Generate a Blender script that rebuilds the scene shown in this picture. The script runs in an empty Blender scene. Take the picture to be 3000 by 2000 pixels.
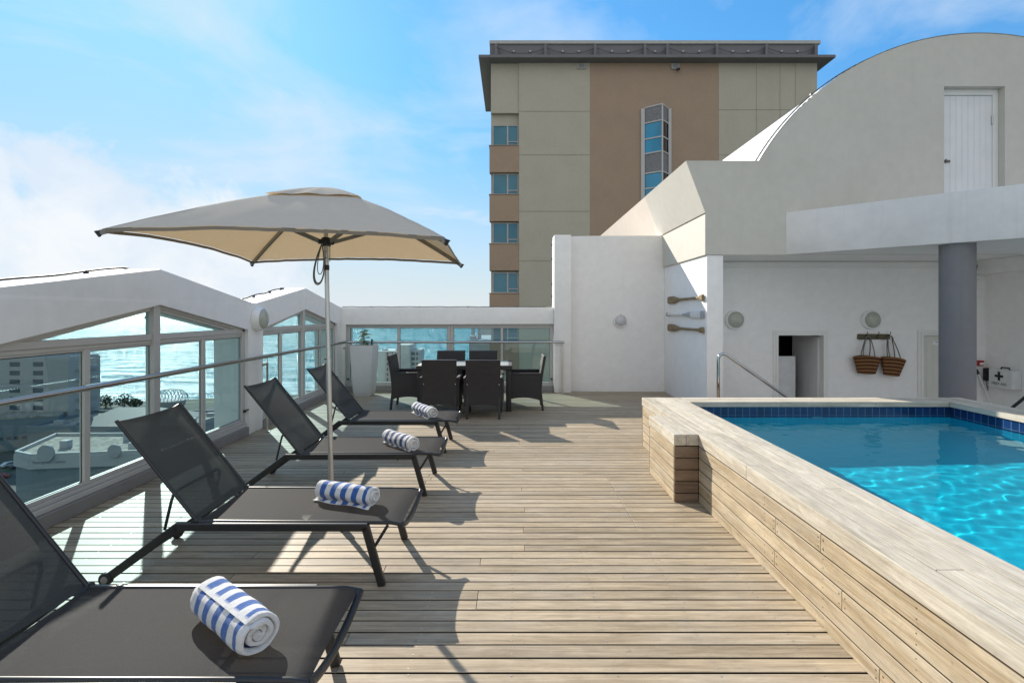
import bpy, bmesh, math, random
from mathutils import Vector, Matrix, noise

R = math.radians
PI = math.pi
rng = random.Random(7)
scene = bpy.context.scene
COL = scene.collection

# ------------------------------------------------------------------ mesh helpers
class MB:
    """collects shapes and links them as ONE mesh object"""
    def __init__(self):
        self.bm = bmesh.new()

    def quad(self, pts):
        vs = [self.bm.verts.new(p) for p in pts]
        return self.bm.faces.new(vs)

    def box(self, x0, x1, y0, y1, z0, z1, bev=0.0, seg=1):
        t = bmesh.new() if bev > 0 else self.bm
        v = [t.verts.new((x, y, z)) for x in (x0, x1) for y in (y0, y1) for z in (z0, z1)]
        for f in ((0, 1, 3, 2), (4, 6, 7, 5), (0, 4, 5, 1), (2, 3, 7, 6), (0, 2, 6, 4), (1, 5, 7, 3)):
            t.faces.new([v[i] for i in f])
        if bev > 0:
            bmesh.ops.bevel(t, geom=t.edges[:], offset=bev, segments=seg, affect='EDGES', profile=0.5)
            self.merge(t)
        return self

    def merge(self, t, mat=None):
        me = bpy.data.meshes.new('tmp')
        if mat is not None:
            t.transform(mat)
        t.to_mesh(me)
        t.free()
        self.bm.from_mesh(me)
        bpy.data.meshes.remove(me)

    def bar(self, p0, p1, w, h, up=(0, 0, 1), bev=0.0):
        """box along p0->p1; w = width across, h = height along up"""
        p0, p1 = Vector(p0), Vector(p1)
        d = p1 - p0
        L = d.length
        d.normalize()
        u = Vector(up)
        s = d.cross(u)
        if s.length < 1e-4:
            s = d.cross(Vector((1, 0, 0)))
        s.normalize()
        u = s.cross(d).normalized()
        t = MB()
        t.box(0, L, -w / 2, w / 2, -h / 2, h / 2, bev)
        m = Matrix(((d.x, s.x, u.x, p0.x), (d.y, s.y, u.y, p0.y), (d.z, s.z, u.z, p0.z), (0, 0, 0, 1)))
        self.merge(t.bm, m)
        return self

    def tube(self, pts, r, n=10, cap=True, sq=(1, 1)):
        pts = [Vector(p) for p in pts]
        k = len(pts)
        rs = r if isinstance(r, (list, tuple)) else [r] * k
        tang = []
        for i in range(k):
            a = pts[max(i - 1, 0)]
            b = pts[min(i + 1, k - 1)]
            tang.append((b - a).normalized())
        ref = Vector((0, 0, 1))
        if abs(tang[0].dot(ref)) > 0.9:
            ref = Vector((0, 1, 0))
        nrm = (ref - tang[0] * ref.dot(tang[0])).normalized()
        rings = []
        for i in range(k):
            nrm = (nrm - tang[i] * nrm.dot(tang[i])).normalized()
            b = tang[i].cross(nrm)
            ring = []
            for j in range(n):
                a = 2 * PI * j / n
                ring.append(self.bm.verts.new(pts[i] + nrm * (math.cos(a) * rs[i] * sq[0]) + b * (math.sin(a) * rs[i] * sq[1])))
            rings.append(ring)
        for i in range(k - 1):
            for j in range(n):
                self.bm.faces.new((rings[i][j], rings[i][(j + 1) % n], rings[i + 1][(j + 1) % n], rings[i + 1][j]))
        if cap:
            self.bm.faces.new(rings[0][::-1])
            self.bm.faces.new(rings[-1])
        return self

    def lathe(self, prof, n=32, mat=None):
        """prof: (r, z) list, around Z, then mat"""
        t = bmesh.new()
        rings = []
        for (r, z) in prof:
            if r < 1e-6:
                rings.append([t.verts.new((0, 0, z))])
            else:
                rings.append([t.verts.new((r * math.cos(2 * PI * j / n), r * math.sin(2 * PI * j / n), z)) for j in range(n)])
        for i in range(len(rings) - 1):
            a, b = rings[i], rings[i + 1]
            for j in range(n):
                j2 = (j + 1) % n
                if len(a) == 1 and len(b) == 1:
                    continue
                if len(a) == 1:
                    t.faces.new((a[0], b[j2], b[j]))
                elif len(b) == 1:
                    t.faces.new((a[j], a[j2], b[0]))
                else:
                    t.faces.new((a[j], a[j2], b[j2], b[j]))
        self.merge(t, mat)
        return self

    def prism(self, poly, fn, d0, d1):
        """poly of 2D points extruded from d0 to d1; fn(u, v, d) -> xyz"""
        a = [self.bm.verts.new(fn(u, v, d0)) for (u, v) in poly]
        b = [self.bm.verts.new(fn(u, v, d1)) for (u, v) in poly]
        self.bm.faces.new(a)
        self.bm.faces.new(b[::-1])
        n = len(poly)
        for i in range(n):
            self.bm.faces.new((a[i], b[i], b[(i + 1) % n], a[(i + 1) % n]))
        return self

    def grid(self, nu, nv, fn):
        vs = [[self.bm.verts.new(fn(i / nu, j / nv)) for j in range(nv + 1)] for i in range(nu + 1)]
        for i in range(nu):
            for j in range(nv):
                self.bm.faces.new((vs[i][j], vs[i + 1][j], vs[i + 1][j + 1], vs[i][j + 1]))
        return vs

    def build(self, name, mat, parent=None, smooth=30, loc=None):
        bmesh.ops.recalc_face_normals(self.bm, faces=self.bm.faces[:])
        me = bpy.data.meshes.new(name)
        self.bm.to_mesh(me)
        self.bm.free()
        mats = mat if isinstance(mat, (list, tuple)) else [mat]
        for m in mats:
            me.materials.append(m)
        if smooth:
            for p in me.polygons:
                p.use_smooth = True
            me.set_sharp_from_angle(angle=R(smooth))
        o = bpy.data.objects.new(name, me)
        COL.objects.link(o)
        if parent is not None:
            o.parent = parent
        if loc is not None:
            o.location = loc
        return o


def bevel_all(mb, off, seg=1):
    bmesh.ops.bevel(mb.bm, geom=mb.bm.edges[:], offset=off, segments=seg, affect='EDGES', profile=0.5)


def empty(name, loc=(0, 0, 0), rz=0.0):
    o = bpy.data.objects.new(name, None)
    o.empty_display_size = 0.1
    COL.objects.link(o)
    o.location = loc
    o.rotation_euler = (0, 0, rz)
    return o


def tag(o, label, cat, group=None):
    o['label'] = label
    o['category'] = cat
    if group:
        o['group'] = group
    return o


def struct(o):
    o['kind'] = 'structure'
    return o


def copy_tree(o, parent=None):
    c = o.copy()
    COL.objects.link(c)
    if parent is not None:
        c.parent = parent
    for ch in list(o.children):
        copy_tree(ch, c)
    return c


def text(body, size, loc, rot, mat, parent, name='lettering', ext=0.0004, align='CENTER'):
    cu = bpy.data.curves.new(name, 'FONT')
    cu.body = body
    cu.size = size
    cu.extrude = ext
    cu.align_x = align
    cu.align_y = 'CENTER'
    cu.materials.append(mat)
    tmp = bpy.data.objects.new('tmp_text', cu)
    COL.objects.link(tmp)
    dg = bpy.context.evaluated_depsgraph_get()
    me = bpy.data.meshes.new_from_object(tmp.evaluated_get(dg))
    bpy.data.objects.remove(tmp)
    me.name = name
    o = bpy.data.objects.new(name, me)
    COL.objects.link(o)
    o.location = loc
    o.rotation_euler = rot
    o.parent = parent
    return o

# ------------------------------------------------------------------ materials
class NT:
    def __init__(self, name):
        self.m = bpy.data.materials.new(name)
        self.m.use_nodes = True
        self.t = self.m.node_tree
        self.t.nodes.clear()
        self.out = self.t.nodes.new('ShaderNodeOutputMaterial')

    def n(self, typ, **kw):
        nd = self.t.nodes.new(typ)
        for k, v in kw.items():
            if k in nd.bl_rna.properties and not k.startswith('i_'):
                setattr(nd, k, v)
        return nd

    def link(self, a, b):
        self.t.links.new(a, b)

    def math(self, op, a, b=None, c=None, clamp=False):
        nd = self.t.nodes.new('ShaderNodeMath')
        nd.operation = op
        nd.use_clamp = clamp
        for i, v in enumerate((a, b, c)):
            if v is None:
                continue
            if isinstance(v, (int, float)):
                nd.inputs[i].default_value = v
            else:
                self.link(v, nd.inputs[i])
        return nd.outputs[0]

    def mixc(self, f, a, b, typ='MIX'):
        nd = self.t.nodes.new('ShaderNodeMix')
        nd.data_type = 'RGBA'
        nd.blend_type = typ
        for sock, v in ((nd.inputs[0], f), (nd.inputs[6], a), (nd.inputs[7], b)):
            if isinstance(v, (int, float)):
                sock.default_value = v
            elif isinstance(v, (tuple, list)):
                sock.default_value = (*v[:3], 1)
            else:
                self.link(v, sock)
        return nd.outputs[2]

    def coord(self, scale=(1, 1, 1), src='Object', loc=(0, 0, 0), rot=(0, 0, 0)):
        tc = self.t.nodes.new('ShaderNodeTexCoord')
        mp = self.t.nodes.new('ShaderNodeMapping')
        mp.inputs['Scale'].default_value = scale
        mp.inputs['Location'].default_value = loc
        mp.inputs['Rotation'].default_value = rot
        self.link(tc.outputs[src], mp.inputs[0])
        return mp.outputs[0]

    def noise(self, vec, scale=5.0, detail=4.0, rough=0.55, dist=0.0):
        nd = self.t.nodes.new('ShaderNodeTexNoise')
        nd.inputs['Scale'].default_value = scale
        nd.inputs['Detail'].default_value = detail
        nd.inputs['Roughness'].default_value = rough
        nd.inputs['Distortion'].default_value = dist
        if vec is not None:
            self.link(vec, nd.inputs['Vector'])
        return nd.outputs[0]

    def ramp(self, f, lo, hi, a=0.0, b=1.0):
        nd = self.t.nodes.new('ShaderNodeMapRange')
        nd.clamp = True
        nd.inputs[1].default_value = lo
        nd.inputs[2].default_value = hi
        nd.inputs[3].default_value = a
        nd.inputs[4].default_value = b
        self.link(f, nd.inputs[0])
        return nd.outputs[0]

    def principled(self, color=(0.5, 0.5, 0.5), rough=0.6, metal=0.0, spec=0.5):
        p = self.t.nodes.new('ShaderNodeBsdfPrincipled')
        if isinstance(color, (tuple, list)):
            p.inputs['Base Color'].default_value = (*color[:3], 1)
        else:
            self.link(color, p.inputs['Base Color'])
        if isinstance(rough, (int, float)):
            p.inputs['Roughness'].default_value = rough
        else:
            self.link(rough, p.inputs['Roughness'])
        p.inputs['Metallic'].default_value = metal
        p.inputs['Specular IOR Level'].default_value = spec
        self.p = p
        self.link(p.outputs[0], self.out.inputs[0])
        return p

    def bump(self, h, strength=0.3, dist=0.01):
        b = self.t.nodes.new('ShaderNodeBump')
        b.inputs['Strength'].default_value = strength
        b.inputs['Distance'].default_value = dist
        self.link(h, b.inputs['Height'])
        self.link(b.outputs[0], self.p.inputs['Normal'])
        return b.outputs[0]


def plain(name, c, rough=0.5, metal=0.0, spec=0.5, var=0.08, scale=6.0, bump=0.0, bscale=80):
    t = NT(name)
    n1 = t.noise(t.coord(), scale, 5)
    f = t.ramp(n1, 0.3, 0.7, 1 - var, 1 + var)
    col = t.mixc(1.0, c, f, 'MULTIPLY')
    nd = t.t.nodes.new('ShaderNodeCombineColor')
    t.link(f, nd.inputs[0]); t.link(f, nd.inputs[1]); t.link(f, nd.inputs[2])
    col = t.mixc(1.0, c, nd.outputs[0], 'MULTIPLY')
    t.principled(col, rough, metal, spec)
    if bump:
        t.bump(t.noise(t.coord(), bscale, 3), bump, 0.004)
    return t.m


def plaster(name, c, stain=(0.5, 0.47, 0.42), amt=0.18, streak=True, bump=0.25):
    t = NT(name)
    big = t.noise(t.coord(), 0.9, 6, 0.6)
    mid = t.noise(t.coord(), 7.0, 5, 0.6)
    f = t.math('MULTIPLY', t.ramp(big, 0.42, 0.75), amt)
    col = t.mixc(f, c, stain)
    if streak:
        st = t.noise(t.coord((5.0, 5.0, 0.22)), 2.6, 4, 0.6)
        col = t.mixc(t.math('MULTIPLY', t.ramp(st, 0.55, 0.8), amt * 0.7), col, stain)
    g = t.ramp(mid, 0.3, 0.7, 0.96, 1.03)
    nd = t.t.nodes.new('ShaderNodeCombineColor')
    for i in range(3):
        t.link(g, nd.inputs[i])
    col = t.mixc(1.0, col, nd.outputs[0], 'MULTIPLY')
    t.principled(col, 0.75, 0, 0.25)
    fine = t.noise(t.coord(), 120, 4, 0.6)
    t.bump(t.math('ADD', fine, t.math('MULTIPLY', mid, 0.5)), bump, 0.004)
    return t.m


def wood(name, axis, tones, rough=0.7, rnd=0.3, pat=0.35, bump=0.45, spec=0.2):
    """weathered boards; axis = direction of the grain ('X' or 'Y'); tones = three colours"""
    t = NT(name)
    geo = t.n('ShaderNodeNewGeometry')
    isl = geo.outputs['Random Per Island']
    tc = t.n('ShaderNodeTexCoord')
    off = t.math('MULTIPLY', isl, 37.0)
    cmb = t.n('ShaderNodeCombineXYZ')
    for i in range(3):
        t.link(off, cmb.inputs[i])
    add = t.n('ShaderNodeVectorMath')
    add.operation = 'ADD'
    t.link(tc.outputs['Object'], add.inputs[0])
    t.link(cmb.outputs[0], add.inputs[1])

    def sc(v):
        m = t.n('ShaderNodeMapping')
        m.inputs['Scale'].default_value = v
        t.link(add.outputs[0], m.inputs[0])
        return m.outputs[0]
    lo, hi = 1.0, 30.0
    s1 = (lo * 1.2, hi, hi) if axis == 'X' else (hi, lo * 1.2, hi)
    s2 = (4.0, 160, 160) if axis == 'X' else (160, 4.0, 160)
    s3 = (0.8, 3.0, 3.0) if axis == 'X' else (3.0, 0.8, 3.0)
    grain = t.noise(sc(s1), 1.0, 6, 0.62, 0.6)
    fib = t.noise(sc(s2), 1.0, 3, 0.6)
    blot = t.noise(sc(s3), 1.6, 5, 0.6)
    col = t.mixc(t.ramp(grain, 0.32, 0.68), tones[0], tones[1])
    col = t.mixc(t.math('MULTIPLY', t.ramp(blot, 0.45, 0.75), 0.75), col, tones[2])
    v = t.math('ADD', t.math('MULTIPLY', t.math('SUBTRACT', isl, 0.5), rnd), t.ramp(fib, 0.25, 0.75, 0.82, 1.15))
    nd = t.n('ShaderNodeCombineColor')
    for i in range(3):
        t.link(v, nd.inputs[i])
    col = t.mixc(1.0, col, nd.outputs[0], 'MULTIPLY')
    mott = t.noise(sc((5, 16, 16) if axis == 'X' else (16, 5, 16)), 1.0, 6, 0.7, 0.8)
    mv = t.ramp(mott, 0.30, 0.70, 0.80, 1.14)
    n3 = t.n('ShaderNodeCombineColor')
    for i in range(3):
        t.link(mv, n3.inputs[i])
    col = t.mixc(1.0, col, n3.outputs[0], 'MULTIPLY')
    patch = t.noise(sc((0.9, 4.0, 4.0) if axis == 'X' else (4.0, 0.9, 4.0)), 1.3, 7, 0.72, 1.2)
    col = t.mixc(t.math('MULTIPLY', t.ramp(patch, 0.54, 0.70), pat), col, tuple(c * 0.62 for c in tones[0]))
    scuff = t.noise(sc((9, 9, 9)), 1.4, 7, 0.75, 2.0)
    col = t.mixc(t.math('MULTIPLY', t.ramp(scuff, 0.62, 0.72), 0.30), col, tuple(min(1, c * 1.35) for c in tones[2]))
    spot = t.noise(sc((6, 6, 6)), 3.0, 2, 0.5)
    col = t.mixc(t.math('MULTIPLY', t.ramp(spot, 0.70, 0.80), 0.35), col, (0.10, 0.08, 0.06))
    t.principled(col, rough, 0, spec)
    h = t.math('ADD', t.math('MULTIPLY', grain, 0.6), t.math('MULTIPLY', fib, 0.6))
    t.bump(h, bump, 0.004)
    return t.m


def glassy(name, tint, refl=1.0, rough=0.0):
    """thin window pane: passes light tinted, mirrors at grazing angles"""
    t = NT(name)
    tr = t.n('ShaderNodeBsdfTransparent')
    tr.inputs[0].default_value = (*tint, 1)
    gl = t.n('ShaderNodeBsdfGlossy')
    gl.inputs['Roughness'].default_value = rough
    gl.inputs['Color'].default_value = (refl, refl, refl, 1)
    ge = t.n('ShaderNodeNewGeometry')
    dt = t.n('ShaderNodeVectorMath')
    dt.operation = 'DOT_PRODUCT'
    t.link(ge.outputs['Normal'], dt.inputs[0])
    t.link(ge.outputs['Incoming'], dt.inputs[1])
    c = t.math('SUBTRACT', 1.0, t.math('ABSOLUTE', dt.outputs['Value']), clamp=True)
    f = t.math('ADD', 0.042, t.math('MULTIPLY', t.math('POWER', c, 5.0), 0.90), clamp=True)
    mx = t.n('ShaderNodeMixShader')
    t.link(f, mx.inputs[0])
    t.link(tr.outputs[0], mx.inputs[1])
    t.link(gl.outputs[0], mx.inputs[2])
    t.link(mx.outputs[0], t.out.inputs[0])
    return t.m


M = {}
M['white'] = plaster('white_plaster', (0.87, 0.85, 0.825), (0.62, 0.60, 0.56), 0.15)
M['paving'] = plaster('pale_paving', (0.62, 0.60, 0.56), (0.5, 0.48, 0.44), 0.3, streak=False)
M['facade'] = plaster('facade_plaster', (0.595, 0.565, 0.50), (0.44, 0.415, 0.36), 0.2)
M['pinkish'] = plaster('pale_pink_plaster', (0.76, 0.66, 0.58), (0.55, 0.46, 0.40), 0.2)
M['balcony'] = plaster('balcony_plaster', (0.80, 0.765, 0.73), (0.44, 0.42, 0.385), 0.28)
M['soffit'] = plaster('soffit_paint', (0.84, 0.83, 0.80), (0.55, 0.54, 0.5), 0.12, streak=False)
M['grey_col'] = plaster('grey_column_paint', (0.215, 0.208, 0.212), (0.15, 0.15, 0.16), 0.4)
M['skirt'] = plaster('skirting_grey', (0.27, 0.255, 0.245), (0.19, 0.18, 0.17), 0.5, streak=False)
M['frame'] = plain('grey_aluminium', (0.50, 0.48, 0.455), 0.38, 0.0, 0.5, 0.04, 3)
M['seal'] = plain('black_rubber', (0.012, 0.013, 0.014), 0.6)
M['glass'] = glassy('window_glass', (0.735, 0.868, 0.892), 0.95)
M['chrome'] = plain('polished_steel', (0.46, 0.455, 0.45), 0.12, 1.0, 0.5, 0.03, 8)
M['dull_steel'] = plain('brushed_steel', (0.55, 0.53, 0.50), 0.35, 1.0, 0.5, 0.05, 8)
M['deck'] = wood('deck_boards', 'X', ((0.265, 0.202, 0.130), (0.465, 0.378, 0.268), (0.39, 0.340, 0.275)), 0.50, 0.30, 0.22, 0.45, 0.26)
M['coping_y'] = wood('coping_boards_long', 'Y', ((0.44, 0.375, 0.285), (0.63, 0.575, 0.475), (0.55, 0.51, 0.445)), 0.75, 0.20)
M['coping_x'] = wood('coping_boards_cross', 'X', ((0.44, 0.375, 0.285), (0.63, 0.575, 0.475), (0.55, 0.51, 0.445)), 0.75, 0.20)
M['clad_y'] = wood('cladding_boards_long', 'Y', ((0.34, 0.245, 0.140), (0.545, 0.455, 0.325), (0.45, 0.39, 0.305)), 0.75, 0.18, 0.55)
M['clad_x'] = wood('cladding_boards_cross_shade', 'X', ((0.19, 0.125, 0.08), (0.29, 0.205, 0.14), (0.24, 0.185, 0.14)), 0.75, 0.26, 0.4)  # tones darkened to paint shade onto the camera-facing boards
M['under'] = plain('gap_shade_black', (0.006, 0.005, 0.005), 0.95, 0, 0.1)  # near-black colour that paints shade into the board gaps
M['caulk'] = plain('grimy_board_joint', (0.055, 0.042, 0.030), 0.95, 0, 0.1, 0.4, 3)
M['nail'] = plain('screw_head', (0.55, 0.50, 0.44), 0.4, 0.6)
M['basin'] = plain('pool_paint', (0.012, 0.58, 0.70), 0.6, 0, 0.3, 0.05, 1.2)
M['alu'] = plain('anodised_aluminium', (0.60, 0.59, 0.56), 0.33, 0.85, 0.5, 0.05, 5)
M['rib'] = plain('grey_rib_paint', (0.23, 0.22, 0.195), 0.4, 0.3)
M['black'] = plain('black_plastic', (0.013, 0.013, 0.014), 0.45)
M['char'] = plain('charcoal_powder_coat', (0.022, 0.022, 0.023), 0.34, 0.0, 0.5, 0.1, 30)
M['rope'] = plain('grey_cord', (0.16, 0.15, 0.13), 0.85, bump=0.4, bscale=300)
M['cable'] = plain('black_cable', (0.03, 0.03, 0.03), 0.5)
M['concrete'] = plaster('planter_concrete', (0.56, 0.57, 0.56), (0.42, 0.425, 0.42), 0.4, streak=False)
M['soil'] = plain('soil', (0.03, 0.022, 0.015), 0.95)
M['lampring'] = plain('white_enamel', (0.80, 0.79, 0.77), 0.3)
M['lens'] = plain('frosted_lens', (0.40, 0.41, 0.345), 0.22, 0, 0.6, 0.12, 14)
M['lens_clear'] = plain('ribbed_lens', (0.55, 0.55, 0.56), 0.2, 0, 0.6, 0.1, 30)
M['oar'] = wood('weathered_oar', 'Y', ((0.20, 0.145, 0.085), (0.33, 0.25, 0.15), (0.26, 0.205, 0.145)), 0.8, 0.1)
M['oar_white'] = plain('white_oar_paint', (0.70, 0.69, 0.66), 0.6)
M['oar_grey'] = plain('grey_oar_paint', (0.33, 0.35, 0.38), 0.6)
M['door'] = plain('white_door_paint', (0.74, 0.74, 0.73), 0.45, 0, 0.4, 0.04, 3)
M['door_cream'] = plain('cream_door_paint', (0.66, 0.65, 0.58), 0.5, 0, 0.4, 0.04, 3)
M['trim'] = plain('white_trim_paint', (0.78, 0.77, 0.73), 0.45, 0, 0.4, 0.03, 3)
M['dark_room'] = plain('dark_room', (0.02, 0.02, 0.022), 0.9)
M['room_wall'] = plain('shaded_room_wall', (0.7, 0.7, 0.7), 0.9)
M['rack'] = wood('driftwood', 'X', ((0.10, 0.085, 0.05), (0.16, 0.14, 0.09), (0.13, 0.115, 0.085)), 0.85, 0.1)
M['red'] = plain('red_plastic', (0.35, 0.02, 0.02), 0.4)
M['label_white'] = plain('white_sign', (0.78, 0.78, 0.76), 0.4)
M['ink'] = plain('black_ink', (0.012, 0.012, 0.012), 0.6)
M['box_white'] = plain('white_case', (0.68, 0.68, 0.66), 0.35)
M['roof_white'] = plain('white_roof_sheet', (0.80, 0.80, 0.78), 0.4, 0, 0.5, 0.05, 2)
M['tower_beige'] = plaster('tower_beige', (0.46, 0.425, 0.34), (0.37, 0.335, 0.265), 0.35)
M['tower_brown'] = plaster('tower_brown', (0.375, 0.272, 0.192), (0.275, 0.205, 0.16), 0.35)
M['tower_grey'] = plaster('tower_grey', (0.185, 0.18, 0.185), (0.14, 0.135, 0.14), 0.4)
M['tower_cap'] = plain('roof_cap', (0.42, 0.42, 0.39), 0.5)
M['joint'] = plain('joint_line', (0.31, 0.287, 0.23), 0.9)
M['mesh'] = None


def tile_mat():
    t = NT('blue_pool_tile')
    tc = t.n('ShaderNodeTexCoord')
    sp = t.n('ShaderNodeSeparateXYZ')
    t.link(tc.outputs['Object'], sp.inputs[0])
    u = t.math('ADD', sp.outputs[0], sp.outputs[1])
    cb = t.n('ShaderNodeCombineXYZ')
    t.link(u, cb.inputs[0])
    t.link(t.math('SUBTRACT', sp.outputs[2], 0.513), cb.inputs[1])
    br = t.n('ShaderNodeTexBrick')
    br.offset = 0.0
    br.squash = 1.0
    br.inputs['Scale'].default_value = 1.0
    br.inputs['Brick Width'].default_value = 0.0835
    br.inputs['Row Height'].default_value = 0.101
    br.inputs['Mortar Size'].default_value = 0.0022
    br.inputs['Mortar Smooth'].default_value = 0.2
    br.inputs['Bias'].default_value = 0.0
    br.inputs['Color1'].default_value = (0.006, 0.024, 0.085, 1)
    br.inputs['Color2'].default_value = (0.010, 0.040, 0.135, 1)
    br.inputs['Mortar'].default_value = (0.16, 0.24, 0.34, 1)
    t.link(cb.outputs[0], br.inputs['Vector'])
    t.principled(br.outputs[0], 0.12, 0, 0.6)
    return t.m


M['tile'] = tile_mat()


def sling_mat():
    t = NT('charcoal_mesh_sling')
    co = t.coord((1, 1, 1))
    n1 = t.noise(co, 330, 3, 0.6)
    n2 = t.noise(t.coord((1, 5, 1)), 60, 4, 0.6)
    col = t.mixc(t.ramp(n1, 0.35, 0.65), (0.010, 0.011, 0.0125), (0.060, 0.064, 0.070))
    col = t.mixc(t.math('MULTIPLY', t.ramp(n2, 0.4, 0.7), 0.25), col, (0.036, 0.039, 0.044))
    p = t.principled(col, 0.66, 0, 0.045)
    t.bump(t.math('ADD', n1, t.math('MULTIPLY', n2, 0.4)), 0.35, 0.002)
    tr = t.n('ShaderNodeBsdfTransparent')
    mx = t.n('ShaderNodeMixShader')
    mx.inputs[0].default_value = 0.014
    tl = t.n('ShaderNodeBsdfTranslucent')
    tl.inputs[0].default_value = (0.42, 0.41, 0.40, 1)
    m2 = t.n('ShaderNodeMixShader')
    m2.inputs[0].default_value = 0.25
    t.link(p.outputs[0], m2.inputs[1])
    t.link(tl.outputs[0], m2.inputs[2])
    t.link(m2.outputs[0], mx.inputs[1])
    t.link(tr.outputs[0], mx.inputs[2])
    t.link(mx.outputs[0], t.out.inputs[0])
    return t.m


M['sling'] = sling_mat()


def towel_mat(name, blue):
    t = NT(name)
    tc = t.n('ShaderNodeTexCoord')
    sp = t.n('ShaderNodeSeparateXYZ')
    t.link(tc.outputs['Object'], sp.inputs[0])
    wob = t.noise(t.coord(), 9, 3)
    x = t.math('ADD', sp.outputs[0], t.math('MULTIPLY', t.math('SUBTRACT', wob, 0.5), 0.012))
    # period 0.084 m, blue half; white margins at both ends
    s = t.math('SINE', t.math('MULTIPLY', x, 2 * PI / 0.084))
    m = t.ramp(s, -0.12, 0.12)
    ends = t.math('LESS_THAN', t.math('ABSOLUTE', sp.outputs[0]), 0.193)
    m = t.math('MULTIPLY', m, ends)
    at = t.n('ShaderNodeAttribute')
    at.attribute_name = 'hem'
    m = t.math('MULTIPLY', m, t.math('SUBTRACT', 1.0, at.outputs['Fac']))
    fz = t.noise(t.coord(), 260, 3, 0.7)
    whit = t.mixc(t.ramp(fz, 0.3, 0.7), (0.68, 0.67, 0.65), (0.84, 0.83, 0.82))
    blu = t.mixc(t.ramp(fz, 0.3, 0.7), tuple(c * 0.65 for c in blue), tuple(c * 1.25 for c in blue))
    p = t.principled(t.mixc(m, whit, blu), 0.95, 0, 0.1)
    p.inputs['Sheen Weight'].default_value = 0.35
    p.inputs['Sheen Roughness'].default_value = 0.5
    t.bump(t.math('ADD', fz, t.noise(t.coord(), 40, 4)), 0.8, 0.006)
    return t.m


M['towel'] = towel_mat('striped_towel', (0.035, 0.13, 0.42))
M['towel_navy'] = towel_mat('striped_towel_navy', (0.03, 0.06, 0.20))


def canopy_mat():
    t = NT('taupe_canvas')
    w1 = t.noise(t.coord((3, 3, 60)), 6, 5, 0.6)
    w2 = t.noise(t.coord(), 420, 2, 0.5)
    col = t.mixc(t.ramp(w1, 0.3, 0.7), (0.70, 0.645, 0.555), (0.79, 0.735, 0.645))
    df = t.n('ShaderNodeBsdfDiffuse')
    t.link(col, df.inputs[0])
    tl = t.n('ShaderNodeBsdfTranslucent')
    tl.inputs[0].default_value = (0.55, 0.385, 0.205, 1)
    b = t.n('ShaderNodeBump')
    b.inputs['Strength'].default_value = 0.4
    b.inputs['Distance'].default_value = 0.004
    t.link(t.math('ADD', w1, t.math('MULTIPLY', w2, 0.4)), b.inputs['Height'])
    t.link(b.outputs[0], df.inputs['Normal'])
    mx = t.n('ShaderNodeMixShader')
    mx.inputs[0].default_value = 0.28
    t.link(df.outputs[0], mx.inputs[1])
    t.link(tl.outputs[0], mx.inputs[2])
    t.link(mx.outputs[0], t.out.inputs[0])
    return t.m


M['canopy'] = canopy_mat()


def wicker_mat():
    t = NT('dark_wicker')
    u = t.n('ShaderNodeTexCoord')
    sp = t.n('ShaderNodeSeparateXYZ')
    t.link(u.outputs['Object'], sp.inputs[0])
    k = 2 * PI / 0.011
    h = t.math('SINE', t.math('MULTIPLY', sp.outputs[2], k))
    v = t.math('SINE', t.math('MULTIPLY', t.math('ADD', sp.outputs[0], sp.outputs[1]), k * 0.6))
    w = t.math('MULTIPLY', h, v)
    n1 = t.noise(t.coord(), 30, 4)
    col = t.mixc(t.ramp(w, -0.6, 0.6), (0.014, 0.012, 0.012), (0.042, 0.036, 0.035))
    col = t.mixc(t.math('MULTIPLY', t.ramp(n1, 0.5, 0.8), 0.3), col, (0.07, 0.06, 0.055))
    t.principled(col, 0.45, 0, 0.5)
    t.bump(w, 0.5, 0.004)
    return t.m


M['wicker'] = wicker_mat()


def basket_mat():
    t = NT('striped_straw')
    u = t.n('ShaderNodeTexCoord')
    sp = t.n('ShaderNodeSeparateXYZ')
    t.link(u.outputs['Object'], sp.inputs[0])
    # stripes sag with the weave
    zz = t.math('ADD', sp.outputs[2], t.math('MULTIPLY', t.math('MULTIPLY', sp.outputs[0], sp.outputs[0]), 0.45))
    s = t.math('SINE', t.math('ADD', t.math('MULTIPLY', zz, 2 * PI / 0.062), 0.6))
    m = t.ramp(s, 0.1, 0.5)
    fz = t.noise(t.coord((60, 60, 160)), 2, 3, 0.6)
    a = t.mixc(t.ramp(fz, 0.3, 0.7), (0.18, 0.085, 0.030), (0.32, 0.165, 0.065))
    b = t.mixc(t.ramp(fz, 0.3, 0.7), (0.030, 0.010, 0.008), (0.075, 0.022, 0.016))
    t.principled(t.mixc(m, a, b), 0.8, 0, 0.2)
    t.bump(fz, 0.8, 0.01)
    return t.m


M['basket'] = basket_mat()


def mesh_grille_mat():
    t = NT('perforated_grille')
    n1 = t.noise(t.coord((14, 14, 14)), 2.0, 4, 0.7)
    t.principled(t.mixc(t.ramp(n1, 0.4, 0.6), (0.10, 0.10, 0.105), (0.30, 0.295, 0.30)), 0.6)
    return t.m


M['mesh'] = mesh_grille_mat()


def blue_glass(name, c, rough=0.06):
    t = NT(name)
    n1 = t.noise(t.coord((0.6, 0.6, 0.25)), 1.0, 3)
    col = t.mixc(t.ramp(n1, 0.35, 0.65), tuple(v * 0.7 for v in c), c)
    p = t.principled(col, rough, 0, 0.8)
    return t.m


M['glass_blue'] = blue_glass('painted_sky_blue_glass', (0.012, 0.30, 0.50))  # sky reflection painted in as a vivid blue base colour
M['glass_teal'] = blue_glass('painted_sky_teal_glass', (0.012, 0.165, 0.235))  # sky reflection painted into the teal base colour
M['glass_dark'] = blue_glass('dark_glass', (0.022, 0.024, 0.032))


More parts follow.
